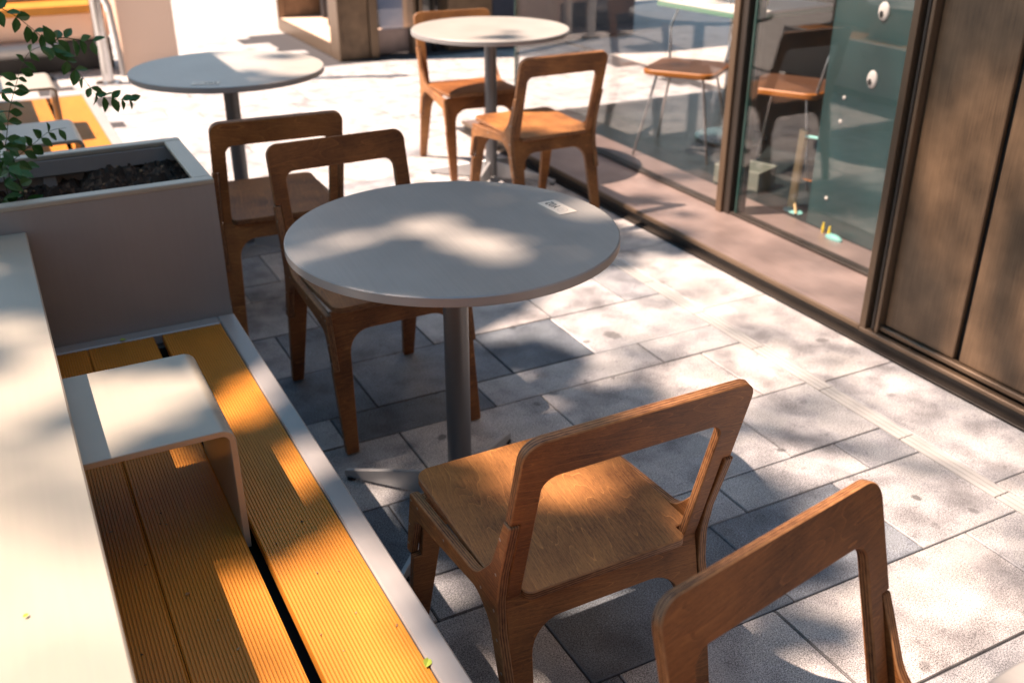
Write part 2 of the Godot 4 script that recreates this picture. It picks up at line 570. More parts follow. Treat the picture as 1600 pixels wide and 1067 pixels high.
# ---------------------------------------------------------------- chairs
func make_chair(label: String, at: Vector3, turn: float, sd: int):
	var t = thing("wooden_chair", label, "chair", at, turn, "plywood cafe chairs on the terrace")
	var r = RandomNumberGenerator.new()
	r.seed = sd
	var wood = M["wood%d" % (sd % 3)]
	var wood2 = M["wood%d" % ((sd + 1) % 3)]
	var TH = 0.0175
	# seat, tipped back a little, notched round the two back posts
	var seat = rounded([[-0.194, 0.212, 0.03], [0.194, 0.212, 0.03], [0.194, -0.148, 0.006], [0.162, -0.152, 0.004], [0.163, -0.186, 0.028], [-0.163, -0.186, 0.028], [-0.162, -0.152, 0.004], [-0.194, -0.148, 0.006]], 6)
	var tip = 0.040
	var bs = Basis(Vector3(1, 0, 0), Vector3(0, sin(tip), -cos(tip)), Vector3(0, cos(tip), sin(tip)))
	var mb = MB.new()
	plate(mb, wood, M.ply, seat, TH, Transform3D(bs, Vector3(0, 0.4095, 0)), 0.002, Vector2(r.randf(), r.randf()), PI / 2 + 0.1)
	put("seat", mb, t)
	# back frame: a rail on two posts, leaning back, wider above the side boards
	var k = 0.2645
	var sc = sqrt(1 + k * k)
	var up = Vector3(0, 1, k).normalized()
	var bb = Basis(Vector3(1, 0, 0), up, Vector3(1, 0, 0).cross(up))
	var y = func(v): return (v - 0.40) * sc
	var ow = 0.2105
	var frame = rounded([[-0.1935, y.call(0.402)], [-0.1935, y.call(0.587)], [-ow, y.call(0.588)], [-ow, y.call(0.753), 0.034], [ow, y.call(0.753), 0.034], [ow, y.call(0.588)], [0.1935, y.call(0.587)], [0.1935, y.call(0.402)],
		[0.165, y.call(0.402)], [0.166, y.call(0.6735), 0.026], [-0.166, y.call(0.6735), 0.026], [-0.165, y.call(0.402)]], 7)
	mb = MB.new()
	plate(mb, wood2, M.ply, frame, TH, Transform3D(bb, Vector3(0, 0.40, 0.1712 - TH / 2)), 0.002, Vector2(r.randf(), r.randf()), 0.12)
	put("backrest", mb, t)
	# front and rear leg boards: an apron with two tapering legs
	for front in [true, false]:
		var kk = 0.205 if front else -0.212
		var z0 = -0.174 if front else 0.171
		var s2 = sqrt(1 + kk * kk)
		var u2 = Vector3(0, 1, kk).normalized()
		var b2 = Basis(Vector3(1, 0, 0), u2, Vector3(1, 0, 0).cross(u2))
		var f = func(v): return (v - 0.39) * s2
		var top = 0.3985 if not front else 0.399
		var poly = rounded([[-0.1945, f.call(top), 0.004], [-0.1945, f.call(0.243)], [-0.2115, f.call(0.242)], [-0.207, f.call(0.002), 0.006], [-0.171, f.call(0.002), 0.006], [-0.150, f.call(0.338), 0.062],
			[0.150, f.call(0.338), 0.062], [0.171, f.call(0.002), 0.006], [0.207, f.call(0.002), 0.006], [0.2115, f.call(0.242)], [0.1945, f.call(0.243)], [0.1945, f.call(top), 0.004]], 7)
		mb = MB.new()
		var zz = z0 + (TH / 2 if front else -TH / 2)
		plate(mb, wood if front else wood2, M.ply, poly, TH, Transform3D(b2, Vector3(0, 0.39, zz)), 0.0015, Vector2(r.randf(), r.randf()), 0.08)
		put("front_leg_board" if front else "rear_leg_board", mb, t)
	# side boards: arch between the leg boards, rising behind the seat
	var prof = rounded([[-0.186, 0.400, 0.008], [0.100, 0.413, 0.06], [0.160, 0.478, 0.09], [0.203, 0.586, 0.003], [0.2255, 0.586, 0.003], [0.190, 0.468, 0.10], [0.179, 0.405, 0.10], [0.183, 0.345, 0.08], [0.2125, 0.244, 0.004], [0.183, 0.244, 0.006],
		[0.150, 0.350, 0.05], [0.105, 0.384, 0.05], [0.02, 0.373, 0.05], [-0.10, 0.358, 0.05], [-0.168, 0.346, 0.032], [-0.2005, 0.244, 0.004], [-0.2185, 0.244, 0.004]], 6)
	for sx in [-1.0, 1.0]:
		mb = MB.new()
		plate(mb, wood if sx < 0 else wood2, M.ply, prof, TH, Transform3D(Basis(Vector3(0, 0, 1), Vector3(0, 1, 0), Vector3(-1, 0, 0)), Vector3(sx * (0.1955 + TH / 2 + 0.0005), 0, 0)), 0.002, Vector2(r.randf(), r.randf()), 0.05)
		put("side_board", mb, t)
	# screw heads let into the outer faces of the side boards
	mb = MB.new()
	for sx in [-1.0, 1.0]:
		for q in [[0.192, 0.545], [0.176, 0.465], [0.168, 0.385], [0.178, 0.330], [0.194, 0.270], [-0.181, 0.385], [-0.196, 0.320], [-0.206, 0.268], [-0.150, 0.385], [0.120, 0.398], [-0.03, 0.392]]:
			var c = Vector3(sx * (0.1955 + TH + 0.0006), q[1], q[0])
			mb.use(M.screw)
			for s in 8:
				var a0 = TAU * s / 8; var a1 = TAU * (s + 1) / 8
				var p0 = c + Vector3(0, cos(a0), sin(a0)) * 0.0032; var p1 = c + Vector3(0, cos(a1), sin(a1)) * 0.0032
				var n = Vector3(sx, 0, 0); var o = Vector2.ZERO
				var cc = c + n * 0.0008
				if sx > 0: mb.tri(cc, p0, p1, n, n, n, o, o, o)
				else: mb.tri(cc, p1, p0, n, n, n, o, o, o)
	put("screws", mb, t).set_meta("kind", "stuff")
	return t


# ---------------------------------------------------------------- round tables
func make_table(label: String, at: Vector3, turn: float, radius := 0.371, height := 0.741):
	var t = thing("round_table", label, "table", at, turn, "round grey cafe tables")
	var mb = MB.new()
	var H = height
	lathe(mb, M.table, [Vector2(radius - 0.003, H), Vector2(0.0, H)], Vector3.ZERO, 96)
	lathe(mb, M.table_edge, [Vector2(0.0, H - 0.022), Vector2(radius - 0.002, H - 0.022), Vector2(radius, H - 0.020), Vector2(radius, H - 0.0025), Vector2(radius - 0.003, H)], Vector3.ZERO, 96)
	put("table_top", mb, t)
	mb = MB.new()
	lathe(mb, M.pole, [Vector2(0.11, H - 0.032), Vector2(0.11, H - 0.0225), Vector2(0.0, H - 0.0225)], Vector3.ZERO, 32)
	lathe(mb, M.pole, [Vector2(0.0295, 0.02), Vector2(0.0295, H - 0.032), Vector2(0.0, H - 0.032)], Vector3.ZERO, 32)
	put("pedestal", mb, t)
	for i in 4:
		var a = PI / 4 + i * PI / 2
		var d = Vector3(cos(a), 0, -sin(a))
		var w = Vector3(-d.z, 0, d.x)
		var poly = rounded([[0.0296, 0.012], [0.335, 0.006, 0.004], [0.335, 0.026, 0.004], [0.0296, 0.096]], 6)
		mb = MB.new()
		plate(mb, M.blade, M.blade, poly, 0.012, Transform3D(Basis(d, Vector3(0, 1, 0), d.cross(Vector3.UP)), Vector3.ZERO), 0.0015)
		put("foot_blade", mb, t)
		lathe_glide(t, d * 0.318)
	return t

func lathe_glide(t, p: Vector3):
	var mb = MB.new()
	lathe(mb, M.rubber, [Vector2(0.012, 0.0), Vector2(0.012, 0.008), Vector2(0.0, 0.008)], p, 12)
	put("glide", mb, t)


# ---------------------------------------------------------------- planter seating
# one ribbed deck board between x0 and x1
func deck_board(parent, x0: float, x1: float, z0: float, z1: float, smooth_edge := 0.0):
	var top = DECK - 0.003
	var pts = [Vector2(x0, top - 0.022), Vector2(x1, top - 0.022)]
	var up = []
	var pitch = 0.0060
	var x = x0 + 0.0015
	up.append(Vector2(x0, top - 0.001))
	while x + pitch <= x1 - smooth_edge:
		up.append(Vector2(x, top - 0.0028))
		up.append(Vector2(x + 0.0006, top - 0.0005))
		up.append(Vector2(x + 0.0014, top))
		up.append(Vector2(x + 0.0036, top))
		up.append(Vector2(x + 0.0043, top - 0.0005))
		up.append(Vector2(x + 0.0048, top - 0.0028))
		x += pitch
	up.append(Vector2(x + 0.001, top - 0.0003))
	up.append(Vector2(x1, top - 0.0008))
	up.reverse()
	pts.append_array(up)
	var poly = PackedVector2Array(pts)
	var mb = MB.new()
	extrude_z(mb, M.deck, poly, z0, z1)
	return put("deck_board", mb, parent)

func make_bench(label: String, z_far: float, z_near: float):
	var t = thing("bench", label, "bench", Vector3.ZERO, 0.0, "ribbed deck benches beside the planter")
	var D = DECK
	box_part("frame_rail", t, M.frame, Vector3(0.443, D - 0.03, (z_far + z_near) / 2), Vector3(0.044, 0.06, z_near - z_far), 0.003)
	box_part("frame_rail", t, M.frame, Vector3(0.158, D - 0.0305, z_far + 0.0215), Vector3(0.524, 0.06, 0.043), 0.003)
	box_part("skirt_panel", t, M.frame, Vector3(0.44, 0.1875, (z_far + z_near) / 2), Vector3(0.03, 0.253, z_near - z_far - 0.004), 0.002)
	box_part("plinth", t, M.dark, Vector3(0.16, 0.03, (z_far + z_near) / 2), Vector3(0.5, 0.058, z_near - z_far - 0.03), 0.0)
	box_part("bench_bottom", t, M.dark, Vector3(0.16, 0.30, (z_far + z_near) / 2), Vector3(0.528, 0.012, z_near - z_far - 0.01), 0.0)
	var z0 = z_far + 0.0445
	deck_board(t, -0.068, 0.0855, z0, z_near)
	deck_board(t, 0.0875, 0.246, z0, z_near)
	deck_board(t, 0.268, 0.4185, z0, z_near)
	var z = z_far + 0.05
	while z < z_near:
		box_part("cross_bar", t, M.trim_dark, Vector3(0.17, D - 0.046, z), Vector3(0.49, 0.04, 0.035), 0.002)
		z += 0.68
	# grit and seed husks lying in the ribs
	var r = RandomNumberGenerator.new()
	r.seed = 90 + int(z_far * 10)
	var mb = MB.new()
	for i in 130:
		var x = r.randf_range(0.0, 0.41)
		if x > 0.243 and x < 0.27: continue
		var s = r.randf_range(0.0012, 0.0036)
		bx(mb, [M.soil, M.brown_leaf, M.brown_leaf, M.chip][r.randi() % 4], Vector3(x, D - 0.0028, r.randf_range(z0, z_near)), Vector3(s, 0.0012, s * r.randf_range(0.6, 2.0)), 0.0, Basis(Vector3.UP, r.randf() * TAU))
	put("grit", mb, t).set_meta("kind", "stuff")
	return t

func make_counter(label: String, z_far: float, z_near: float):
	var t = thing("counter", label, "counter", Vector3.ZERO, 0.0, "grey metal counters behind the benches")
	var mb = MB.new()
	bx(mb, M.steel, Vector3(-0.3, COUNTER_H / 2 + 0.02, (z_far + z_near) / 2), Vector3(0.619, COUNTER_H - 0.04, z_near - z_far), 0.003)
	put("counter_top", mb, t)
	box_part("counter_base", t, M.dark, Vector3(-0.3, 0.0195, (z_far + z_near) / 2), Vector3(0.58, 0.036, z_near - z_far - 0.02), 0.0)
	return t

# bent plate standing in the gap of the bench: a small table between two seats
func make_divider(label: String, z_far: float, z_near: float):
	var t = thing("divider_table", label, "side table", Vector3.ZERO, 0.0, "bent metal divider tables on the benches")
	var T = 0.012
	var outer = rounded([[0.0105, STOOL_H], [0.0105, STOOL_H - T], [0.2465, STOOL_H - T, 0.014], [0.2465, 0.345], [0.2585, 0.345], [0.2585, STOOL_H, 0.026]], 8)
	var mb = MB.new()
	plate(mb, M.steel, M.steel, outer, z_near - z_far, Transform3D(Basis(), Vector3(0, 0, (z_far + z_near) / 2)), 0.0012)
	put("bent_plate", mb, t)
	return t

func make_planter():
	var t = thing("planter_box", "grey metal planter box full of dark soil at the bench end", "planter", Vector3.ZERO)
	var xl = -0.62; var xr = 0.461; var zn = -2.5205; var zf = -2.985; var H = 0.750
	box_part("front_panel", t, M.panel, Vector3((xl + xr) / 2, H / 2 - 0.0015, zn - 0.003), Vector3(xr - xl, H - 0.006, 0.006), 0.0)
	box_part("rear_panel", t, M.panel, Vector3((xl + xr) / 2, H / 2 - 0.0015, zf + 0.003), Vector3(xr - xl, H - 0.006, 0.006), 0.0)
	box_part("side_panel", t, M.panel, Vector3(xr - 0.003, H / 2 - 0.0015, (zn + zf) / 2), Vector3(0.0055, H - 0.0065, zn - zf - 0.0125), 0.0)
	box_part("side_panel", t, M.panel, Vector3(xl + 0.003, H / 2 - 0.0015, (zn + zf) / 2), Vector3(0.0055, H - 0.0065, zn - zf - 0.0125), 0.0)
	# folded rim, four strips
	box_part("rim", t, M.steel, Vector3((xl + xr) / 2, H - 0.006, zn - 0.0165), Vector3(xr - xl + 0.002, 0.014, 0.036), 0.0025)
	box_part("rim", t, M.steel, Vector3((xl + xr) / 2, H - 0.006, zf + 0.0165), Vector3(xr - xl + 0.002, 0.014, 0.036), 0.0025)
	box_part("rim", t, M.steel, Vector3(xr - 0.0225, H - 0.0062, (zn + zf) / 2), Vector3(0.046, 0.0135, zn - zf - 0.070), 0.0025)
	box_part("inner_rail", t, M.panel, Vector3((xl + xr) / 2, H - 0.036, zf + 0.021), Vector3(xr - xl - 0.016, 0.045, 0.028), 0.002)
	for x in [0.10, -0.25]:
		box_part("inner_strut", t, M.panel, Vector3(x, 0.62, zf + 0.016), Vector3(0.034, 0.14, 0.02), 0.002)
	# soil
	var n = FastNoiseLite.new()
	n.seed = 8
	n.frequency = 9.0
	n.fractal_octaves = 5
	var mb = MB.new()
	mb.use(M.soil)
	var NX = 110; var NZ = 46
	var hgt = func(x, z): return 0.652 + 0.045 * smoothstep(0.0, 0.42, x) + 0.045 * n.get_noise_2d(x, z) + 0.02 * n.get_noise_2d(x * 4.3, z * 4.3)
	for i in NX:
		for j in NZ:
			var x0 = lerpf(xl + 0.008, xr - 0.0075, float(i) / NX); var x1 = lerpf(xl + 0.008, xr - 0.0075, float(i + 1) / NX)
			var z0 = lerpf(zf + 0.008, zn - 0.008, float(j) / NZ); var z1 = lerpf(zf + 0.008, zn - 0.008, float(j + 1) / NZ)
			mb.use(M.soil if (i * 7 + j * 13) % 5 else M.soil2)
			mb.quad(Vector3(x0, hgt.call(x0, z0), z0), Vector3(x0, hgt.call(x0, z1), z1), Vector3(x1, hgt.call(x1, z1), z1), Vector3(x1, hgt.call(x1, z0), z0))
	var soil = put("soil", mb, self)
	tag(soil, "dark crumbly potting soil filling the grey planter box", "soil")
	soil.set_meta("kind", "stuff")
	# clods and bark chips lying on the soil
	var r = RandomNumberGenerator.new()
	r.seed = 4
	mb = MB.new()
	for i in 900:
		var x = r.randf_range(xl + 0.03, xr - 0.03); var z = r.randf_range(zf + 0.03, zn - 0.03)
		var s = r.randf_range(0.002, 0.008)
		var b = Basis.from_euler(Vector3(r.randf() * TAU, r.randf() * TAU, r.randf() * TAU))
		var c = M.soil if r.randf() < 0.6 else (M.soil2 if r.randf() < 0.7 else M.chip)
		bx(mb, c, Vector3(x, hgt.call(x, z) + s * 0.2, z), Vector3(s, s * r.randf_range(0.4, 1.0), s * r.randf_range(0.6, 1.6)), 0.0, b)
	var chips = put("soil_crumbs", mb, self)
	tag(chips, "crumbs and bark chips lying on the planter soil", "soil")
	chips.set_meta("kind", "stuff")


# a folded leaf of eight faces from its stalk at p along d
func leaf_shape(mb, m, p: Vector3, d: Vector3, up: Vector3, l: float, w: float):
	mb.use(m)
	d = d.normalized()
	var s = d.cross(up).normalized()
	var u = s.cross(d).normalized()
	var prof = [[0.0, 0.04], [0.18, 0.62], [0.42, 1.0], [0.68, 0.78], [0.88, 0.36], [1.0, 0.0]]
	var o = Vector2.ZERO
	for sg in [-1.0, 1.0]:
		for i in prof.size() - 1:
			var a = prof[i]; var b = prof[i + 1]
			var ca = p + d * l * a[0] - u * l * 0.16 * a[0] * a[0]
			var cb = p + d * l * b[0] - u * l * 0.16 * b[0] * b[0]
			var ea = ca + s * sg * w / 2 * a[1] + u * w * 0.16 * a[1]
			var eb = cb + s * sg * w / 2 * b[1] + u * w * 0.16 * b[1]
			if sg > 0: mb.quad(ca, cb, eb, ea, o, o, o, o)
			else: mb.quad(ca, ea, eb, cb, o, o, o, o)

func make_plant():
	var t = thing("potted_shrub", "leafy shrub with arching thin stems growing in the planter box", "plant", Vector3.ZERO)
	var r = RandomNumberGenerator.new()
	r.seed = 19
	var stems = [
		[[-0.02, 0.62, -2.73], [-0.05, 0.90, -2.74], [-0.02, 1.10, -2.73], [0.03, 1.172, -2.72], [0.084, 1.154, -2.72], [0.149, 1.085, -2.72], [0.184, 1.038, -2.71], [0.214, 0.993, -2.71], [0.237, 0.95, -2.70], [0.263, 0.941, -2.70], [0.318, 0.930, -2.69]],
		[[0.160, 1.075, -2.72], [0.179, 1.089, -2.73], [0.214, 1.082, -2.74], [0.258, 1.072, -2.74]],
		[[-0.01, 0.62, -2.72], [-0.010, 0.816, -2.72], [0.010, 0.85, -2.72], [0.034, 0.925, -2.73], [0.061, 0.988, -2.72], [0.083, 1.034, -2.71], [0.107, 1.065, -2.71], [0.145, 1.080, -2.70]],
		[[0.0, 0.62, -2.71], [0.003, 0.777, -2.72], [0.042, 0.823, -2.72], [0.075, 0.844, -2.72], [0.116, 0.869, -2.72], [0.152, 0.875, -2.71]],
		[[0.02, 0.62, -2.70], [0.025, 0.70, -2.69], [0.015, 0.78, -2.68], [-0.03, 0.82, -2.67]],
	]
	var starts = [2.6, 0.2, 1.4, 1.3, 1.0]
	for i in stems.size():
		var raw = []
		for q in stems[i]: raw.append(Vector3(q[0], q[1], q[2]))
		var cv = Curve3D.new()
		for j in raw.size():
			var tan = (raw[mini(j + 1, raw.size() - 1)] - raw[maxi(j - 1, 0)]) / 6.0
			cv.add_point(raw[j], -tan, tan)
		var pts = cv.tessellate_even_length(4, 0.012)
		var mb = MB.new()
		tube(mb, M.twig, pts, 0.0016 if i < 4 else 0.003, 0.0006, 6)
		put("stem", mb, t)
		var L = cv.get_baked_length()
		var first = cv.get_closest_offset(raw[int(starts[i])])
		var s = first
		var side = 1.0
		while s < L:
			var p = cv.sample_baked(s)
			var q = cv.sample_baked(minf(s + 0.01, L))
			var dir = (q - p).normalized() if s < L - 0.011 else (p - cv.sample_baked(s - 0.01)).normalized()
			var n = 1 if r.randf() < 0.25 else 2
			for m in n:
				side = -side
				var out = dir.cross(Vector3(0, 0, 1)) * side
				var d = dir * r.randf_range(0.15, 0.7) + out * r.randf_range(0.6, 1.0) + Vector3(0, -0.35, r.randf_range(-0.6, 0.6))
				var sz = r.randf_range(0.040, 0.058) * (1.0 - 0.35 * s / L)
				mb = MB.new()
				leaf_shape(mb, M.leaf, p, d, Vector3(r.randf_range(-0.7, 0.7), r.randf_range(0.2, 1.0), r.randf_range(0.3, 1.0)).normalized(), sz, sz * r.randf_range(0.52, 0.68))
				put("leaf", mb, t)
			s += r.randf_range(0.017, 0.030)
	# the bushy foot of the shrub
	for i in 70:
		var c = Vector3(r.randf_range(-0.16, 0.055), r.randf_range(0.66, 0.86), r.randf_range(-2.80, -2.62))
		var d = Vector3(r.randf_range(-1, 1), r.randf_range(-0.7, 0.5), r.randf_range(-1, 1))
		var sz = r.randf_range(0.03, 0.05)
		var mb = MB.new()
		leaf_shape(mb, M.leaf, c, d, Vector3(r.randf_range(-0.5, 0.5), 1, r.randf_range(-0.2, 0.8)).normalized(), sz, sz * 0.6)
		put("leaf", mb, t)


# ---------------------------------------------------------------- paving
func make_paving():
	var base = MB.new()
	base.use(M.plaza)
	base.quad(Vector3(-60, -0.012, 40), Vector3(60, -0.012, 40), Vector3(60, -0.012, -120), Vector3(-60, -0.012, -120))
	structure(put("ground", base, self), "pale stone plaza running away into full sun")
	base = MB.new()
	base.use(M.joint)
	base.quad(Vector3(-1.0, -0.0045, 1.2), Vector3(2.46, -0.0045, 1.2), Vector3(2.46, -0.0045, -5.33), Vector3(-1.0, -0.0045, -5.33))
	base.quad(Vector3(0.3, -0.0045, -5.33), Vector3(4.6, -0.0045, -5.33), Vector3(4.6, -0.0045, -9.3), Vector3(0.3, -0.0045, -9.3))
	structure(put("joint_bed", base, self), "dark sand bed showing in the joints of the paving")
	var pav = Node3D.new()
	pav.name = "pavement"
	add_child(pav)
	structure(pav, "granite slab paving of the cafe terrace in mixed greys")
	var r = RandomNumberGenerator.new()
	r.seed = 12
	# rows of slabs (edges along z) with their own joints along x, west of the slot drain
	var rows = [
		[0.27, -0.05, [0.62, 1.05, 1.52, 1.9]], [-0.05, -0.36, [0.75, 1.2, 1.66]], [-0.36, -0.67, [0.55, 1.0, 1.45, 1.92]], [-0.67, -0.78, [0.85, 1.31, 1.74]], [-0.78, -0.933, [0.69, 1.15, 1.725]],
		[-0.933, -1.235, [0.52, 0.89, 1.298, 1.902]], [-1.235, -1.546, [0.83, 1.36, 1.764]], [-1.546, -1.69, [0.63, 1.18, 1.483, 1.91]], [-1.69, -1.997, [0.688, 1.146, 1.76]],
		[-1.997, -2.316, [0.845, 1.311, 1.921]], [-2.316, -2.477, [0.692, 1.16, 1.775]], [-2.477, -2.786, [0.841, 1.303, 1.61]], [-2.786, -3.097, [0.70, 1.16, 1.62, 1.94]], [-3.097, -3.415, [0.862, 1.32, 1.78]],
		[-3.415, -3.57, [0.70, 1.16, 1.62]], [-3.57, -3.88, [0.85, 1.30, 1.76]], [-3.88, -4.19, [0.70, 1.15, 1.61]], [-4.19, -4.345, [0.55, 1.0, 1.46, 1.92]], [-4.345, -4.655, [0.85, 1.31, 1.77]],
		[-4.655, -4.965, [0.70, 1.16, 1.61]], [-4.965, -5.12, [0.54, 1.0, 1.46, 1.92]], [-5.12, -5.43, [0.85, 1.3, 1.76]],
	]
	# tones read from the place: slab centre -> tone
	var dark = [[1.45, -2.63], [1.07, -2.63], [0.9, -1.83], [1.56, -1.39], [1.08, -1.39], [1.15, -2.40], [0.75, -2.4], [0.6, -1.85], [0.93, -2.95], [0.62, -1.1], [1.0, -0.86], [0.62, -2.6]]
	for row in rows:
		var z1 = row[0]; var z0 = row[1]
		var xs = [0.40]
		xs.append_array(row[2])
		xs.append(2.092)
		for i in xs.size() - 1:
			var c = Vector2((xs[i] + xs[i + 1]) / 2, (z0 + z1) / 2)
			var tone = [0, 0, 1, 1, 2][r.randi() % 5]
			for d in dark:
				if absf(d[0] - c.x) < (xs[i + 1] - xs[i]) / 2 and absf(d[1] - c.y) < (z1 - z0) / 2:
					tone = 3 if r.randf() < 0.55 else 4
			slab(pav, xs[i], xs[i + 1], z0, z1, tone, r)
	# longer slabs between the drain and the sill
	var zs = [0.3, -0.38, -0.84, -1.345, -1.975, -2.60, -3.22, -3.85, -4.48, -5.1, -5.43]
	for i in zs.size() - 1:
		slab(pav, 2.148, 2.44, zs[i + 1], zs[i], [0, 0, 1][r.randi() % 3], r)
	# the wider plaza beyond the shop
	var z = -5.43
	while z > -9.3:
		var dz = [0.31, 0.31, 0.155][r.randi() % 3]
		var x = 0.35 + r.randf() * 0.4
		while x < 4.2:
			var w = [0.46, 0.61, 0.46][r.randi() % 3]
			if not (x + w > 2.48 and z < -7.4):
				slab(pav, x, x + w, z - dz, z, [0, 0, 1][r.randi() % 3], r)
			x += w
		z -= dz
	# slot drain: short kerb stones with three narrow slots
	var dr = thing("slot_drain", "narrow slotted drain line let into the paving along the shop front", "drain")
	z = 0.3
	while z > -5.3:
		for k in 3:
			var x = 2.0945 + k * 0.0185
			box_part("drain_strip", dr, M.drain, Vector3(x + 0.0068, -0.008, z - 0.16), Vector3(0.0150, 0.017, 0.3175), 0.0012)
			box_part("drain_notch", dr, M.black, Vector3(x + 0.0068, -0.0035, z - 0.0015 - 0.318 + 0.30 * 0), Vector3(0.013, 0.006, 0.004), 0.0)
		z -= 0.32

func slab(parent, x0, x1, z0, z1, tone: int, r):
	var mb = MB.new()
	var j = 0.0022
	var dy = r.randf_range(-0.0008, 0.0008)
	bx(mb, M.paver[tone], Vector3((x0 + x1) / 2, -0.0095 + dy, (z0 + z1) / 2), Vector3(x1 - x0 - 2 * j, 0.019, z1 - z0 - 2 * j), 0.0022, Basis(), Vector2(r.randf() * 3, r.randf() * 3))
	put("paving_slab", mb, parent)


# ---------------------------------------------------------------- shop front
func window_pane(parent, x: float, y0: float, y1: float, z0: float, z1: float):
	var mb = MB.new()
	for dx in [0.0]:
		bx(mb, M.glass, Vector3(x + dx, (y0 + y1) / 2, (z0 + z1) / 2), Vector3(0.006, y1 - y0, z1 - z0), 0.0)
	return put("glass_pane", mb, parent)

func make_shop():
	var t = thing("cafe_building", "bronze clad cafe shop front with tall windows and a low bronze sill", "building")
	var zN = -5.32; var zS = 1.6; var zP = -2.14        # far corner, near end, where the windows stop
	var H = 3.0
	var sy = 0.062
	# sill: bronze sheet, rounded nose and a shadow gap over the paving
	box_part("sill", t, M.sill, Vector3((SILL_X + 0.012 + 3.0) / 2, sy - 0.010, (zN + zP) / 2), Vector3(3.0 - SILL_X - 0.012, 0.020, zP - zN), 0.001)
	box_part("sill_nose", t, M.trim, Vector3(SILL_X + 0.0055, sy - 0.008, (zN + zP) / 2), Vector3(0.011, 0.020, zP - zN), 0.003)
	box_part("sill_upstand", t, M.trim_dark, Vector3(SILL_X + 0.024, 0.020, (zN + zS) / 2), Vector3(0.012, 0.041, zS - zN), 0.001)
	box_part("foot_angle", t, M.trim_dark, Vector3(SILL_X + 0.0065, 0.0035, (zN + zS) / 2), Vector3(0.022, 0.006, zS - zN), 0.001)
	box_part("sill_end", t, M.sill, Vector3(2.73, 0.0255, zN + 0.003), Vector3(0.5, 0.050, 0.005), 0.001)
	# glazing
	box_part("bottom_gasket", t, M.trim_dark, Vector3(GLASS_X + 0.008, sy + 0.006, (zN + zP) / 2), Vector3(0.05, 0.012, zP - zN - 0.01), 0.001)
	window_pane(t, GLASS_X, sy + 0.012, H - 0.3, -3.215, zP - 0.005)
	window_pane(t, GLASS_X, sy + 0.012, H - 0.3, zN + 0.02, -3.325)
	box_part("mullion", t, M.trim, Vector3(GLASS_X - 0.024, (sy + H) / 2 - 0.15, -3.305), Vector3(0.030, H - sy - 0.3, 0.036), 0.002)
	box_part("mullion", t, M.trim_dark, Vector3(GLASS_X - 0.004, (sy + H) / 2 - 0.15, -3.268), Vector3(0.040, H - sy - 0.3, 0.036), 0.002)
	box_part("mullion", t, M.black, Vector3(GLASS_X + 0.030, (sy + H) / 2 - 0.15, -3.27), Vector3(0.025, H - sy - 0.3, 0.108), 0.002)
	box_part("glass_edge", t, M.glass_edge, Vector3(GLASS_X + 0.008, (sy + H) / 2 - 0.15, -3.224), Vector3(0.03, H - sy - 0.32, 0.012), 0.001)
	box_part("glass_edge", t, M.glass_edge, Vector3(GLASS_X + 0.011, (sy + H) / 2 - 0.15, zN + 0.013), Vector3(0.03, H - sy - 0.32, 0.012), 0.001)
	# frame post and the narrow grooved jamb beside the cladding
	var yb = 0.058
	var post = [[-2.129, 0.024, 0.0, "trim"], [-2.109, 0.014, 0.06, "black"], [-2.0965, 0.010, 0.012, "trim_dark"], [-2.0875, 0.007, 0.05, "black"], [-2.0775, 0.012, 0.008, "trim"]]
	for p in post:
		var d = 0.36 - p[2]
		box_part("jamb_strip", t, M[p[3]], Vector3(SILL_X + p[2] + d / 2 + 0.002, (yb + H) / 2, p[0]), Vector3(d, H - yb, p[1] + 0.001), 0.0015)
	# bottom rails of the cladding
	box_part("base_rail", t, M.trim, Vector3(SILL_X + 0.012, 0.050, (zP + zS) / 2), Vector3(0.024, 0.016, zS - zP), 0.003)
	box_part("base_rail", t, M.trim, Vector3(SILL_X + 0.036, 0.073, (-2.09 + zS) / 2), Vector3(0.026, 0.018, zS + 2.09), 0.003)
	box_part("base_gap", t, M.black, Vector3(SILL_X + 0.052, 0.059, (-2.09 + zS) / 2), Vector3(0.02, 0.012, zS + 2.09), 0.0)
	# cladding sheets
	var zs = [-2.078, -1.78, -1.17, -0.55, 0.07, 0.69, 1.31]
	for i in zs.size() - 1:
		var mb = MB.new()
		bx(mb, M.bronze, Vector3(SILL_X + 0.048, (0.084 + H) / 2, (zs[i] + zs[i + 1]) / 2), Vector3(0.02, H - 0.084, zs[i + 1] - zs[i] - 0.022), 0.003, Basis(), Vector2(0.37 * i, 0.21 * i))
		put("cladding_sheet", mb, t)
	box_part("cladding_back", t, M.black, Vector3(SILL_X + 0.075, (0.08 + H) / 2, (-2.06 + zS) / 2), Vector3(0.03, H - 0.08, zS + 2.06), 0.0)
	# the solid of the house round the room behind the glass
	box_part("wall", t, M.wall_in, Vector3(3.2, H / 2, -0.2), Vector3(1.3, H - 0.02, 3.6), 0.0)
	box_part("wall", t, M.wall_in, Vector3(6.5, H / 2, -2.4), Vector3(0.2, H, 8.0), 0.0)
	box_part("wall", t, M.wall_in, Vector3(5.1, H / 2, -2.0), Vector3(2.6, H - 0.03, 0.2), 0.0)
	box_part("wall", t, M.wall_in, Vector3(5.4, H / 2, zN + 0.1), Vector3(2.0, H - 0.03, 0.2), 0.0)
	var mb2 = MB.new()
	bx(mb2, M.glass, Vector3(3.62, (sy + H) / 2 - 0.15, zN + 0.02), Vector3(1.55, H - sy - 0.3, 0.008), 0.0)
	put("glass_pane", mb2, t)
	box_part("floor", t, M.floor_in, Vector3(4.7, 0.030, -3.65), Vector3(3.4, 0.06, 3.3), 0.0)
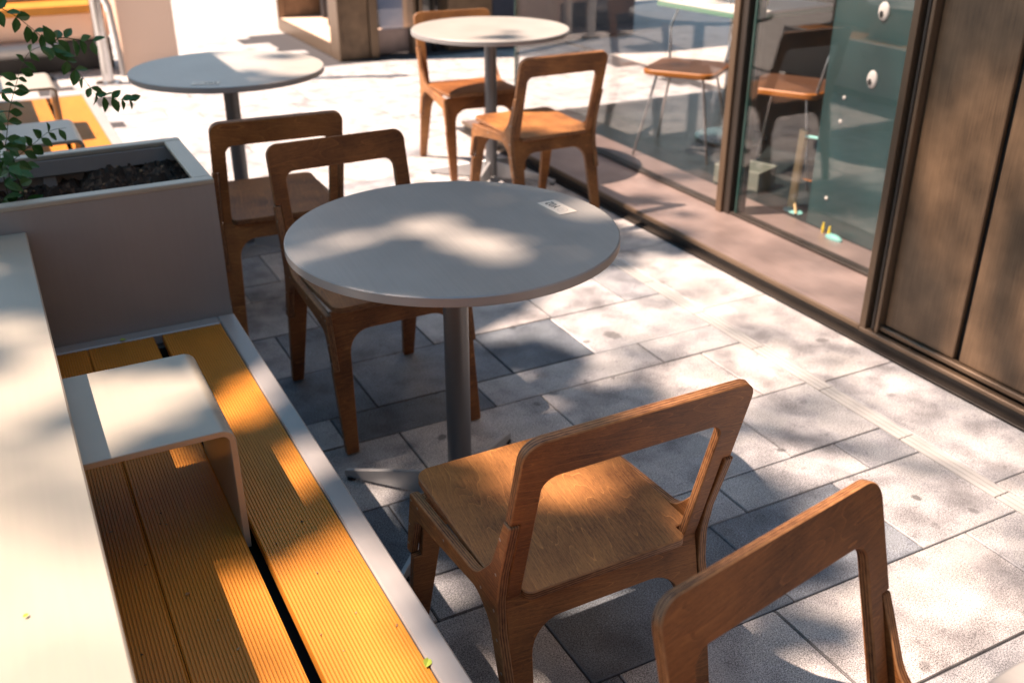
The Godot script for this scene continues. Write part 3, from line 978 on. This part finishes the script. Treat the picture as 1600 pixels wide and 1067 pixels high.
	box_part("ceiling", t, M.wall_in, Vector3(4.6, H - 0.15, -3.6), Vector3(3.6, 0.2, 3.4), 0.0)
	box_part("fascia", t, M.bronze, Vector3(SILL_X + 0.2, H - 0.12, (zN + zP) / 2), Vector3(0.38, 0.36, zP - zN), 0.003)
	box_part("upper_wall", t, M.bronze, Vector3(4.55, 4.6, -2.0), Vector3(4.1, 3.2, 7.4), 0.0)
	return t

# what stands inside, behind the glass
func make_interior():
	var fl = 0.06
	# tall teal board with stuck-on eyes just inside the window
	var t = thing("display_board", "tall teal board with stick-on eyes standing inside the window", "display board")
	box_part("board", t, M.teal, Vector3(3.02, 0.80, -2.62), Vector3(0.03, 1.48, 0.78), 0.004)
	for e in [[0.965, -2.76, 0.026, 0.034], [0.715, -2.765, 0.025, 0.034]]:
		var mb = MB.new()
		ellipsoid(mb, M.white, Vector3(3.003, e[0], e[1]), Vector3(0.011, e[3], e[2]))
		var eye = put("eye", mb, t)
		mb = MB.new()
		ellipsoid(mb, M.black, Vector3(2.993, e[0] - 0.010, e[1] + (-0.002)), Vector3(0.005, 0.013, 0.010))
		put("pupil", mb, eye)
	for b in [[0.62, -2.893], [0.525, -2.895], [0.20, -2.91]]:
		var mb = MB.new()
		ellipsoid(mb, M.white, Vector3(3.003, b[0], b[1]), Vector3(0.005, 0.008, 0.008))
		put("stud", mb, t)
	# toy rake: pine stick on a small teal foot, cyan cross bar, yellow knob
	var p = thing("wooden_stand", "pine stick on a pale blue foot leaning inside the window", "stand")
	var mb = MB.new()
	bx(mb, M.pine, Vector3(3.07, 0.245, -3.165), Vector3(0.02, 0.36, 0.036), 0.002, Basis(Vector3(1, 0, 0), 0.05))
	put("stick", mb, p)
	mb = MB.new()
	tube(mb, M.pine, [Vector3(3.06, 0.14, -3.16), Vector3(3.03, 0.07, -3.10)], 0.006)
	put("brace", mb, p)
	mb = MB.new()
	ellipsoid(mb, M.teal_light, Vector3(3.05, 0.068, -3.14), Vector3(0.03, 0.008, 0.055))
	put("foot", mb, p)
	mb = MB.new()
	tube(mb, M.teal_light, [Vector3(3.07, 0.40, -3.14), Vector3(3.07, 0.415, -2.99)], 0.007)
	put("cross_bar", mb, p)
	mb = MB.new()
	tube(mb, M.amber, [Vector3(3.07, 0.215, -3.13), Vector3(3.06, 0.225, -3.03)], 0.0025)
	put("rod", mb, p)
	mb = MB.new()
	ellipsoid(mb, M.amber, Vector3(3.06, 0.23, -3.02), Vector3(0.018, 0.024, 0.022))
	put("knob", mb, p)
	for q in [[2.98, -2.88, 0.022, "small yellow peg standing upright inside the window"], [2.965, -2.83, 0.03, "small yellow peg on a pale blue mound inside the window"]]:
		var k = thing("toy_peg", q[3], "toy", Vector3(q[0], fl, q[1]), 0.0, "small toys behind the glass")
		mb = MB.new()
		lathe(mb, M.lemon, [Vector2(0.006, 0.0), Vector2(0.008, 0.02), Vector2(0.004, 0.045), Vector2(0.0, 0.05)], Vector3.ZERO, 12)
		put("peg", mb, k)
		if q[2] > 0.025:
			mb = MB.new()
			ellipsoid(mb, M.teal_light, Vector3(0.0, 0.004, 0.03), Vector3(0.02, 0.018, 0.045))
			put("mound", mb, k)
	# inside table with a green edged top and a yellow tub, two metal legged chairs with orange seats
	var tb = thing("indoor_table", "pale square indoor table with a green edge seen through the shop window", "table", Vector3(3.62, fl, -4.28), 0.10)
	box_part("table_top", tb, M.white, Vector3(0, 0.722, 0), Vector3(0.62, 0.012, 0.66), 0.002)
	box_part("green_edge", tb, M.glass_green, Vector3(0, 0.704, 0), Vector3(0.625, 0.022, 0.665), 0.002)
	mb = MB.new()
	lathe(mb, M.teal, [Vector2(0.20, 0.0), Vector2(0.20, 0.012), Vector2(0.035, 0.02), Vector2(0.035, 0.692)], Vector3.ZERO, 24)
	put("pedestal", mb, tb)
	var tub = thing("yellow_tub", "yellow tub with a pale band standing on the indoor table", "tub", Vector3(3.60, fl + 0.7285, -4.14))
	mb = MB.new()
	lathe(mb, M.lemon, [Vector2(0.0, 0.0), Vector2(0.045, 0.0), Vector2(0.055, 0.13), Vector2(0.0, 0.13)], Vector3.ZERO, 24)
	put("body", mb, tub)
	mb = MB.new()
	lathe(mb, M.white, [Vector2(0.0478, 0.030), Vector2(0.0500, 0.055)], Vector3.ZERO, 24)
	put("band", mb, tub)
	indoor_chair(Vector3(3.40, fl, -3.62), 0.5, "orange seated wire leg chair inside, beside the window mullion")
	indoor_chair(Vector3(3.22, fl, -4.20), 2.2, "orange seated wire leg chair inside, left of the indoor table")
	var bin = thing("white_crate", "white open crate on the floor inside the window", "crate", Vector3(3.12, fl, -3.56), 0.35)
	mb = MB.new()
	bx(mb, M.dull_white, Vector3(0, 0.006, 0), Vector3(0.16, 0.012, 0.24), 0.002)
	put("base", mb, bin)
	for q in [[-0.08, 0.0, 0.008, 0.24], [0.08, 0.0, 0.008, 0.24]]:
		box_part("side", bin, M.dull_white, Vector3(q[0], 0.055, q[1]), Vector3(q[2], 0.09, q[3]), 0.002)
	for q in [-0.116, 0.116]:
		box_part("side", bin, M.dull_white, Vector3(0, 0.055, q), Vector3(0.15, 0.09, 0.008), 0.002)
	var cab = thing("dark_cabinet", "low navy cabinet along the back of the cafe room", "cabinet", Vector3(5.9, fl, -4.2))
	box_part("body", cab, M.navy, Vector3(0, 0.45, 0), Vector3(0.6, 0.9, 1.9), 0.004)
	for k in 3:
		box_part("door", cab, M.navy, Vector3(-0.306, 0.45, -0.62 + 0.62 * k), Vector3(0.012, 0.82, 0.58), 0.003)

func indoor_chair(at: Vector3, turn: float, label: String):
	var c = thing("indoor_chair", label, "chair", at, turn, "wire leg chairs inside the cafe")
	var mb = MB.new()
	plate(mb, M.seat_brown, M.amber, rounded([[-0.19, -0.19, 0.07], [0.19, -0.19, 0.07], [0.19, 0.19, 0.07], [-0.19, 0.19, 0.07]], 6), 0.03, Transform3D(Basis(Vector3(1, 0, 0), Vector3(0, 0, -1), Vector3(0, 1, 0)), Vector3(0, 0.43, 0)), 0.006)
	put("seat", mb, c)
	for q in [[-1, -1], [1, -1], [1, 1], [-1, 1]]:
		mb = MB.new()
		tube(mb, M.chrome, [Vector3(q[0] * 0.12, 0.415, q[1] * 0.12), Vector3(q[0] * 0.20, 0.0, q[1] * 0.20)], 0.007, 0.007, 8)
		put("leg", mb, c)
	mb = MB.new()
	tube(mb, M.chrome, [Vector3(-0.15, 0.43, 0.17), Vector3(-0.17, 0.60, 0.21), Vector3(-0.12, 0.76, 0.25), Vector3(0.0, 0.79, 0.26), Vector3(0.12, 0.76, 0.25), Vector3(0.17, 0.60, 0.21), Vector3(0.15, 0.43, 0.17)], 0.007, 0.007, 8)
	put("back_hoop", mb, c)

func ellipsoid(mb, m, c: Vector3, r: Vector3, nu := 20, nv := 12):
	mb.use(m)
	for i in nu:
		for j in nv:
			var q = []
			for e in [[0, 0], [1, 0], [1, 1], [0, 1]]:
				var a = TAU * (i + e[0]) / nu; var b = PI * ((j + e[1]) / float(nv) - 0.5)
				q.append(Vector3(cos(a) * cos(b), sin(b), -sin(a) * cos(b)))
			var n = []
			for v in q: n.append((v / r).normalized())
			var o = Vector2.ZERO
			mb.quadn(c + q[0] * r, c + q[1] * r, c + q[2] * r, c + q[3] * r, n[0], n[1], n[2], n[3], o, o, o, o)

# the entrance wall across the end of the terrace and the lit bay beyond
func make_entrance():
	var t = thing("entrance_front", "bronze entrance wall with a dark glass door at the end of the terrace", "building")
	var z = -7.75
	var H = 3.2
	box_part("pier", t, M.bronze, Vector3(2.655, H / 2, z - 0.10), Vector3(0.235, H, 0.2), 0.004)
	box_part("corner_strip", t, M.trim, Vector3(2.525, H / 2, z - 0.09), Vector3(0.022, H, 0.22), 0.003)
	box_part("door_frame", t, M.trim, Vector3(2.812, H / 2, z - 0.10), Vector3(0.07, H, 0.24), 0.004)
	box_part("door_frame", t, M.trim, Vector3(3.165, H / 2, z - 0.10), Vector3(0.03, H, 0.22), 0.004)
	box_part("door_frame", t, M.trim, Vector3(3.225, H / 2, z - 0.10), Vector3(0.03, H, 0.22), 0.004)
	box_part("door_gap", t, M.black, Vector3(3.195, H / 2, z - 0.14), Vector3(0.03, H, 0.1), 0.0)
	var d = put("door", door_mesh(Vector3(3.0, 0, z - 0.10)), t)
	box_part("bottom_rail", d, M.sill, Vector3(2.998, 0.105, z - 0.10), Vector3(0.30, 0.19, 0.04), 0.003)
	box_part("handle", d, M.chrome, Vector3(2.90, 1.0, z - 0.055), Vector3(0.02, 0.5, 0.02), 0.004)
	var mb = MB.new()
	bx(mb, M.glass, Vector3(3.355, H / 2, z - 0.12), Vector3(0.20, H, 0.01), 0.0)
	put("side_light", mb, t)
	box_part("side_light_bar", t, M.trim_dark, Vector3(3.375, H / 2, z - 0.10), Vector3(0.022, H, 0.05), 0.002)
	box_part("side_light_back", t, M.white, Vector3(3.36, H / 2, z - 0.5), Vector3(0.3, H, 0.02), 0.0)
	box_part("panel", t, M.bronze, Vector3(3.67, H / 2, z - 0.10), Vector3(0.40, H, 0.2), 0.004)
	box_part("panel", t, M.navy, Vector3(4.6, H / 2, z - 0.12), Vector3(1.44, H, 0.2), 0.004)
	box_part("rear_wall", t, M.wall_in, Vector3(4.0, H / 2, z - 1.6), Vector3(2.2, H, 0.1), 0.0)
	box_part("lobby_counter", t, M.wall_in, Vector3(3.1, 0.25, z - 1.0), Vector3(0.6, 0.5, 0.3), 0.01)
	# window bay in the flank beyond the pier
	box_part("bay_floor", t, M.cream, Vector3(2.85, 0.05, z - 1.0), Vector3(0.62, 0.1, 1.55), 0.003)
	box_part("bay_sill", t, M.trim, Vector3(2.53, 0.052, z - 1.0), Vector3(0.02, 0.104, 1.55), 0.003)
	box_part("bay_post", t, M.trim, Vector3(2.56, H / 2, z - 1.79), Vector3(0.06, H, 0.05), 0.003)
	box_part("bay_cheek", t, M.bronze, Vector3(2.86, H / 2, z - 1.80), Vector3(0.54, H, 0.04), 0.002)
	box_part("bay_back", t, M.navy, Vector3(3.19, H / 2, z - 1.0), Vector3(0.06, H, 1.6), 0.0)
	box_part("bay_wall", t, M.bronze, Vector3(4.5, H / 2 + 1.6, z - 1.2), Vector3(4.0, H - 0.4, 2.2), 0.0)

func door_mesh(c: Vector3):
	var mb = MB.new()
	bx(mb, M.glass, c + Vector3(0, 1.3, 0), Vector3(0.30, 2.2, 0.012), 0.0)
	return mb


# ---------------------------------------------------------------- left background
func make_background():
	var p = thing("lamp_post", "slim pale metal pole standing behind the far bench", "pole", Vector3(0.775, 0, -7.72))
	var mb = MB.new()
	lathe(mb, M.chrome, [Vector2(0.09, 0.0), Vector2(0.09, 0.012), Vector2(0.042, 0.016), Vector2(0.042, 3.6), Vector2(0.0, 3.6)], Vector3.ZERO, 24)
	put("shaft", mb, p)
	var w = thing("kiosk_wall", "pale plastered kiosk wall in shade at the left background", "wall", Vector3.ZERO)
	box_part("wall_panel", w, M.cream, Vector3(1.13, 0.45, -8.15), Vector3(0.40, 0.9, 0.35), 0.01)
	box_part("wall_panel", w, M.cream, Vector3(-0.1, 0.335, -8.40), Vector3(2.0, 0.20, 0.3), 0.02)
	box_part("shelf_board", w, M.deck, Vector3(-0.12, 0.468, -8.36), Vector3(1.98, 0.060, 0.5), 0.006)
	box_part("top_panel", w, M.cream, Vector3(-0.12, 0.75, -8.62), Vector3(1.98, 0.50, 0.2), 0.01)
	box_part("toe_kick", w, M.black, Vector3(-0.05, 0.115, -8.40), Vector3(1.9, 0.22, 0.2), 0.004)
	mb = MB.new()
	tube(mb, M.frame, [Vector3(-1.0, 0.20, -8.18), Vector3(0.52, 0.20, -8.18)], 0.055, 0.055, 20)
	put("kick_rail", mb, w)
	var h = thing("bent_rail", "bent metal loop rail beside the kiosk wall", "rail", Vector3.ZERO)
	mb = MB.new()
	tube(mb, M.frame, [Vector3(0.70, 0.63, -7.95), Vector3(0.80, 0.62, -7.95), Vector3(0.86, 0.58, -7.95), Vector3(0.89, 0.50, -7.95), Vector3(0.905, 0.25, -7.95), Vector3(0.91, 0.0, -7.95)], 0.018, 0.018, 12)
	put("loop", mb, h)
	var b = thing("white_bollard", "short white post in the dark gap beside the kiosk", "post", Vector3(0.80, 0, -8.05))
	mb = MB.new()
	lathe(mb, M.white, [Vector2(0.024, 0.0), Vector2(0.024, 0.40), Vector2(0.0, 0.41)], Vector3.ZERO, 16)
	put("post", mb, b)


# ---------------------------------------------------------------- shade: tree and parasol out of view to the left
# how much sun gets through the leaves, as seen on the ground where each ray would land
func openness(u: float, v: float) -> float:
	var L = 0.10
	for a in [
		# u0, u1, v0, v1, soft, value
		[1.40, 9.0, -3.9, 1.6, 0.28, 1.04],
		[1.85, 2.72, -3.60, -3.10, 0.10, 0.25],
		[0.8, 1.60, -2.25, -1.32, 0.14, 0.16],
		[2.45, 3.4, -2.1, 0.2, 0.12, 0.36],
		[-3.0, 0.68, -1.47, 1.5, 0.05, 1.02],
		[-3.0, 0.40, -2.00, -1.60, 0.08, 0.50],
		[-3.0, 0.40, -1.62, -1.40, 0.06, 1.0],
		[0.44, 0.70, -2.08, -1.80, 0.07, 0.62],
		[0.36, 0.60, -1.74, -1.36, 0.06, 0.60],
		[0.92, 1.14, -1.95, -1.74, 0.06, 0.42],
		[1.06, 1.34, -1.80, -1.62, 0.05, 0.40],
		[1.42, 1.60, -1.72, -1.50, 0.06, 0.46],
		[0.93, 1.09, -1.46, -1.20, 0.05, 0.72],
		[0.50, 0.86, -2.70, -2.35, 0.08, 0.46],
		[0.80, 1.00, -1.52, -1.38, 0.05, 0.50],
		[0.92, 1.6, -0.42, 0.6, 0.06, 0.06],
		[2.66, 2.98, -1.96, -1.60, 0.07, 1.0],
		[2.50, 2.70, -1.72, -1.30, 0.07, 0.95],
		[2.50, 2.80, -3.55, -3.15, 0.06, 0.85],
		[1.10, 1.50, -2.6, -1.9, 0.15, 0.38],
		[1.15, 2.0, -1.20, 0.2, 0.18, 1.04],
		[-9.0, 9.0, -20.0, -3.75, 0.20, 1.0],
	]:
		var m = smoothstep(a[0] - a[4], a[0] + a[4], u) * (1.0 - smoothstep(a[1] - a[4], a[1] + a[4], u)) * smoothstep(a[2] - a[4], a[2] + a[4], v) * (1.0 - smoothstep(a[3] - a[4], a[3] + a[4], v))
		L = lerpf(L, a[5], m)
	return L

func make_tree():
	var t = thing("shade_tree", "broad leafy tree casting dappled shade over the terrace", "tree", Vector3.ZERO)
	var base = Vector3(-4.1, 0, -4.4)
	var mb = MB.new()
	tube(mb, M.bark, [base, base + Vector3(0.05, 2.8, 0.02), base + Vector3(-0.02, 6.0, -0.05), base + Vector3(0.1, 9.2, -0.1)], 0.17, 0.11, 16)
	put("trunk", mb, t)
	var top = base + Vector3(0.1, 9.2, -0.1)
	var r = RandomNumberGenerator.new()
	r.seed = 71
	for i in 7:
		var a = 1.3 + 4.0 * i / 7.0 + r.randf() * 0.3
		var d = Vector3(cos(a), 0, sin(a))
		mb = MB.new()
		tube(mb, M.bark, [top - Vector3(0, 0.2, 0), top + d * 0.4 + Vector3(0, 0.7, 0), top + d * 0.8 + Vector3(0, 1.3, 0), top + d * 1.2 + Vector3(0, 1.9, 0)], 0.07, 0.012, 8)
		put("limb", mb, t)
	var n = FastNoiseLite.new()
	n.seed = 5
	n.frequency = 3.2
	n.fractal_octaves = 3
	n.fractal_gain = 0.5
	var lm = MB.new()
	leaf_shape(lm, M.tree_leaf, Vector3(0, 0, -0.06), Vector3(0, 0, 1), Vector3(0, 1, 0), 0.12, 0.07)
	var spots = []
	for i in 60000:
		var u = r.randf_range(-2.2, 3.9); var v = r.randf_range(-4.2, 1.6)
		var g = clampf(n.get_noise_2d(u, v) * 1.05 + 0.5, 0, 1)
		if g < openness(u, v):
			continue
		var h = r.randf_range(9.0, 12.5)
		spots.append(Vector3(u - SUN_TILT.x * h, h, v - SUN_TILT.y * h))
	var mm = MultiMesh.new()
	mm.transform_format = MultiMesh.TRANSFORM_3D
	mm.mesh = lm.mesh()
	mm.instance_count = spots.size()
	for i in spots.size():
		mm.set_instance_transform(i, Transform3D(Basis.from_euler(Vector3(r.randf_range(-0.9, 0.9), r.randf() * TAU, r.randf_range(-0.9, 0.9))).scaled(Vector3.ONE * r.randf_range(0.75, 1.25)), spots[i]))
	var o = MultiMeshInstance3D.new()
	o.name = "crown"
	o.multimesh = mm
	o.set_meta("kind", "stuff")
	t.add_child(o)

# a second, taller tree: its thin crown only softens the sun on the right of the terrace
func make_tall_tree():
	var t = thing("tall_tree", "tall thin crowned tree across the plaza to the left", "tree", Vector3.ZERO)
	var base = Vector3(-8.6, 0, -6.2)
	var mb = MB.new()
	tube(mb, M.bark, [base, base + Vector3(0.1, 5, 0), base + Vector3(0.0, 11, 0.2), base + Vector3(0.2, 16.5, 0.3)], 0.22, 0.04, 16)
	put("trunk", mb, t)
	var r = RandomNumberGenerator.new()
	r.seed = 33
	for i in 10:
		var a = TAU * i / 10.0
		var d = Vector3(cos(a), 0, sin(a))
		var p = base + Vector3(0.1, 13.5 + 0.3 * i, 0.25)
		mb = MB.new()
		tube(mb, M.bark, [p, p + d * 0.8 + Vector3(0, 0.5, 0), p + d * 2.0 + Vector3(0, 0.9, 0)], 0.04, 0.008, 6)
		put("limb", mb, t)
	var lm = MB.new()
	leaf_shape(lm, M.tree_leaf, Vector3(0, 0, -0.05), Vector3(0, 0, 1), Vector3(0, 1, 0), 0.10, 0.06)
	var spots = []
	for i in 2400:
		var u = r.randf_range(0.1, 4.0); var v = r.randf_range(-3.4, 0.9)
		if r.randf() > smoothstep(1.1, 1.7, u) * smoothstep(-3.4, -2.2, v) + 0.4 * (1.0 - smoothstep(0.62, 0.72, u)) * smoothstep(-1.95, -1.7, v):
			continue
		var h = r.randf_range(15.0, 19.0)
		spots.append(Vector3(u - SUN_TILT.x * h, h, v - SUN_TILT.y * h))
	var mm = MultiMesh.new()
	mm.transform_format = MultiMesh.TRANSFORM_3D
	mm.mesh = lm.mesh()
	mm.instance_count = spots.size()
	for i in spots.size():
		mm.set_instance_transform(i, Transform3D(Basis.from_euler(Vector3(r.randf_range(-0.9, 0.9), r.randf() * TAU, r.randf_range(-0.9, 0.9))).scaled(Vector3.ONE * r.randf_range(0.7, 1.2)), spots[i]))
	var o = MultiMeshInstance3D.new()
	o.name = "crown"
	o.multimesh = mm
	o.set_meta("kind", "stuff")
	t.add_child(o)

func make_parasol():
	var t = thing("parasol", "square beige parasol shading the planter from the left", "parasol", Vector3(-1.35, 0, -3.75))
	var mb = MB.new()
	var H = 2.5
	var s = [1.24, 1.05]
	var c = Vector3(0, H + 0.35, 0)
	mb.use(M.canvas)
	var q = [Vector3(-s[0], H, s[1]), Vector3(s[0], H, s[1]), Vector3(s[0], H, -s[1]), Vector3(-s[0], H, -s[1])]
	for i in 4:
		var a = q[i]; var b = q[(i + 1) % 4]
		var n = (b - a).cross(c - a).normalized()
		mb.tri(a, b, c, n, n, n, Vector2.ZERO, Vector2.ZERO, Vector2.ZERO)
		mb.tri(a - Vector3(0, 0.006, 0), c - Vector3(0, 0.006, 0), b - Vector3(0, 0.006, 0), -n, -n, -n, Vector2.ZERO, Vector2.ZERO, Vector2.ZERO)
		mb.quad(a - Vector3(0, 0.12, 0), b - Vector3(0, 0.12, 0), b, a)
	put("canopy", mb, t)
	mb = MB.new()
	lathe(mb, M.pole, [Vector2(0.24, 0.0), Vector2(0.24, 0.05), Vector2(0.025, 0.07), Vector2(0.025, H + 0.33)], Vector3.ZERO, 20)
	put("pole", mb, t)
	for i in 4:
		mb = MB.new()
		tube(mb, M.pole, [c - Vector3(0, 0.03, 0), q[i] - Vector3(0, 0.02, 0)], 0.008, 0.008, 6)
		put("rib", mb, t)


# the brick-brown block across the lane, behind the photographer
func make_rear_building():
	var t = thing("rear_building", "brown building across the lane behind the viewpoint", "building")
	box_part("wall", t, M.bronze, Vector3(0.0, 3.4, 4.6), Vector3(16.0, 6.8, 1.0), 0.02)
	for k in 5:
		box_part("window", t, M.navy, Vector3(-5.6 + 2.8 * k, 1.7, 4.092), Vector3(1.7, 2.2, 0.02), 0.004)
		box_part("window", t, M.navy, Vector3(-5.6 + 2.8 * k, 5.0, 4.092), Vector3(1.7, 2.0, 0.02), 0.004)

# ---------------------------------------------------------------- small things
func make_card(label: String, at: Vector3, turn: float, text: String):
	var t = thing("table_card", label, "card", at, turn, "small number cards on the tables")
	var mb = MB.new()
	plate(mb, M.card, M.card, rounded([[-0.05, -0.024, 0.003], [0.05, -0.024, 0.003], [0.05, 0.024, 0.003], [-0.05, 0.024, 0.003]], 4), 0.0012, Transform3D(Basis(Vector3(1, 0, 0), Vector3(0, 0, -1), Vector3(0, 1, 0)), Vector3(0, 0.0008, 0)), 0.0003)
	put("card", mb, t)
	var tm = TextMesh.new()
	var f = SystemFont.new()
	f.font_names = PackedStringArray(["Droid Sans"])
	tm.font = f
	tm.text = text
	tm.font_size = 20
	tm.pixel_size = 0.0014
	tm.depth = 0.0004
	tm.material = M.ink
	var o = put("lettering", tm, t)
	o.transform = Transform3D(Basis(Vector3(1, 0, 0), Vector3(0, 0, -1), Vector3(0, 1, 0)), Vector3(0.018, 0.0017, 0.0))
	mb = MB.new()
	mb.use(M.ink_faint)
	for i in 24:
		var a0 = TAU * i / 24; var a1 = TAU * (i + 1) / 24
		var c = Vector3(-0.024, 0.0016, 0)
		mb.quad(c + Vector3(cos(a0), 0, -sin(a0)) * 0.0125, c + Vector3(cos(a1), 0, -sin(a1)) * 0.0125, c + Vector3(cos(a1), 0, -sin(a1)) * 0.0110, c + Vector3(cos(a0), 0, -sin(a0)) * 0.0110)
	mb.quad(Vector3(-0.029, 0.0016, 0.003), Vector3(-0.019, 0.0016, 0.003), Vector3(-0.019, 0.0016, 0.0015), Vector3(-0.029, 0.0016, 0.0015))
	mb.quad(Vector3(-0.027, 0.0016, -0.002), Vector3(-0.021, 0.0016, -0.002), Vector3(-0.021, 0.0016, -0.0035), Vector3(-0.027, 0.0016, -0.0035))
	put("stamp", mb, t)

func fallen(label: String, at: Vector3, m, size: float, turn: float):
	var mb = MB.new()
	leaf_shape(mb, m, Vector3(0, 0.002, 0), Vector3(1, 0.12, 0), Vector3(0, 1, 0.2), size, size * 0.65)
	var o = put("fallen_leaf", mb, self)
	o.position = at
	o.rotation.y = turn
	tag(o, label, "leaf", "fallen leaves on paving and bench")


func _ready():
	rng.seed = 1
	# camera
	var cam = Camera3D.new()
	cam.name = "camera"
	var pitch = deg_to_rad(26.343); var yaw = deg_to_rad(27.631)
	var fw = Vector3(sin(yaw) * cos(pitch), -sin(pitch), -cos(yaw) * cos(pitch))
	var att = CameraAttributesPhysical.new()
	att.frustum_focal_length = 34.885
	att.frustum_focus_distance = 1.75
	att.exposure_aperture = 4.0
	att.frustum_near = 0.05
	att.frustum_far = 400.0
	cam.attributes = att
	cam.fov = 37.97
	cam.near = 0.05
	cam.far = 400.0
	add_child(cam)
	cam.look_at_from_position(Vector3(0, 1.5, 0), Vector3(0, 1.5, 0) + fw, Vector3.UP)
	cam.current = true
	# sky and exposure
	var we = WorldEnvironment.new()
	we.name = "world"
	var env = Environment.new()
	env.background_mode = Environment.BG_SKY
	var sky = Sky.new()
	var sm = ProceduralSkyMaterial.new()
	sm.sky_top_color = Color(0.32, 0.54, 0.69)
	sm.sky_horizon_color = Color(0.92, 0.90, 0.86)
	sm.sky_curve = 0.18
	sm.ground_bottom_color = Color(0.35, 0.33, 0.30)
	sm.ground_horizon_color = Color(0.62, 0.62, 0.60)
	sm.sky_energy_multiplier = 0.82
	sm.sun_angle_max = 8.0
	sky.sky_material = sm
	env.sky = sky
	env.tonemap_mode = Environment.TONE_MAPPER_LINEAR
	env.tonemap_exposure = 2.8
	env.sdfgi_enabled = true
	env.ssao_enabled = true
	env.ssil_enabled = true
	we.environment = env
	add_child(we)
	# sun
	var sun = DirectionalLight3D.new()
	sun.name = "sun"
	sun.light_energy = 1.6
	sun.light_color = Color(1.0, 0.88, 0.795)
	sun.light_angular_distance = 0.53
	sun.shadow_enabled = true
	add_child(sun)
	sun.look_at_from_position(Vector3.ZERO, Vector3(SUN_TILT.x, -1, SUN_TILT.y), Vector3.BACK)

	make_materials()
	make_paving()
	make_shop()
	make_entrance()
	make_background()
	make_bench("ribbed orange deck bench with grey frame in the foreground", -2.519, 0.6)
	make_bench("far ribbed deck bench in hazy light behind the planter", -5.62, -2.988)
	make_counter("wide grey metal counter in the left foreground", -2.5185, 0.6)
	make_counter("far metal counter beyond the planter at the left edge", -5.62, -2.988)
	make_planter()
	make_tree()
	make_tall_tree()
	make_parasol()
	make_rear_building()
	# tables and chairs
	make_table("round grey table in the middle with dappled light and a number card", Vector3(0.854, 0, -1.913), -0.07)
	make_table("round grey table by the shop window in full sun", Vector3(2.178, 0, -4.385), 0.0, 0.377)
	make_table("round grey table half in shade behind the planter", Vector3(0.844, 0, -4.005), 0.0)
	make_table("round grey table cut off at the lower right corner", Vector3(0.835, 0, -0.075), 0.3)
	make_chair("wooden chair with its seat toward the middle table, nearest whole chair", Vector3(0.770, 0, -1.299), 0.006, 3)
	make_chair("wooden chair tucked under the far side of the middle table, facing it", Vector3(0.873, 0, -2.518), PI + 0.018, 4)
	make_chair("dark wooden chair beside the planter, back turned, in shade", Vector3(0.797, 0, -3.34), -0.059, 5)
	make_chair("wooden chair cut off at the lower edge, only its back showing", Vector3(0.786, 0, -0.470), PI + 0.177, 7)
	make_chair("sunlit wooden chair with its back turned at the window table", Vector3(2.113, 0, -3.829), 0.015, 6)
	make_chair("sunlit wooden chair on the far side of the window table", Vector3(2.202, 0, -4.670), PI - 0.077, 8)
	make_divider("bent grey divider table standing on the foreground bench", -1.866, -1.533)
	make_divider("bent divider table on the far bench, nearer the planter", -4.04, -3.71)
	make_divider("bent divider table on the far bench, farther from the planter", -5.01, -4.67)
	make_plant()
	make_interior()
	make_card("pale number card lying on the middle table", Vector3(1.137, 0.7412, -1.942), PI / 2 + 0.06, "Y02")
	make_card("pale number card on the half shaded table behind the planter", Vector3(0.703, 0.7412, -3.745), -0.35, "Y04")
	for f in [
		["yellow leaf on the paving between the middle table and the nearest chair", Vector3(1.29, 0.001, -2.03), "yellow_leaf", 0.022, 0.4],
		["pale yellow leaf on the paving left of the middle table pedestal", Vector3(0.83, 0.001, -2.02), "yellow_leaf", 0.014, 1.4],
		["tiny green leaf on the paving under the far chair", Vector3(0.70, 0.001, -2.31), "green_leaf", 0.02, 2.0],
		["small yellow leaf on the paving under the nearest chair", Vector3(0.72, 0.001, -1.44), "yellow_leaf", 0.014, 0.2],
		["brown leaf on the paving below the nearest chair's arch", Vector3(0.70, 0.001, -1.26), "brown_leaf", 0.016, 1.0],
		["curled yellow green leaf on the right deck board, lower end", Vector3(0.413, DECK - 0.002, -1.075), "green_leaf", 0.022, 0.9],
		["small orange leaf on the left deck board beside the gap", Vector3(0.245, DECK - 0.002, -1.11), "yellow_leaf", 0.014, 2.4],
		["small dry leaf on the shaded deck board below the divider", Vector3(0.118, DECK - 0.002, -1.415), "brown_leaf", 0.010, 0.3],
		["tiny orange petal on the counter in the left foreground", Vector3(-0.092, COUNTER_H + 0.001, -1.07), "yellow_leaf", 0.008, 0.7],
		["green leaf caught on the bench frame below the planter", Vector3(0.165, DECK + 0.001, -2.478), "green_leaf", 0.016, 0.0],
	]:
		fallen(f[0], f[1], M[f[2]], f[3], f[4])
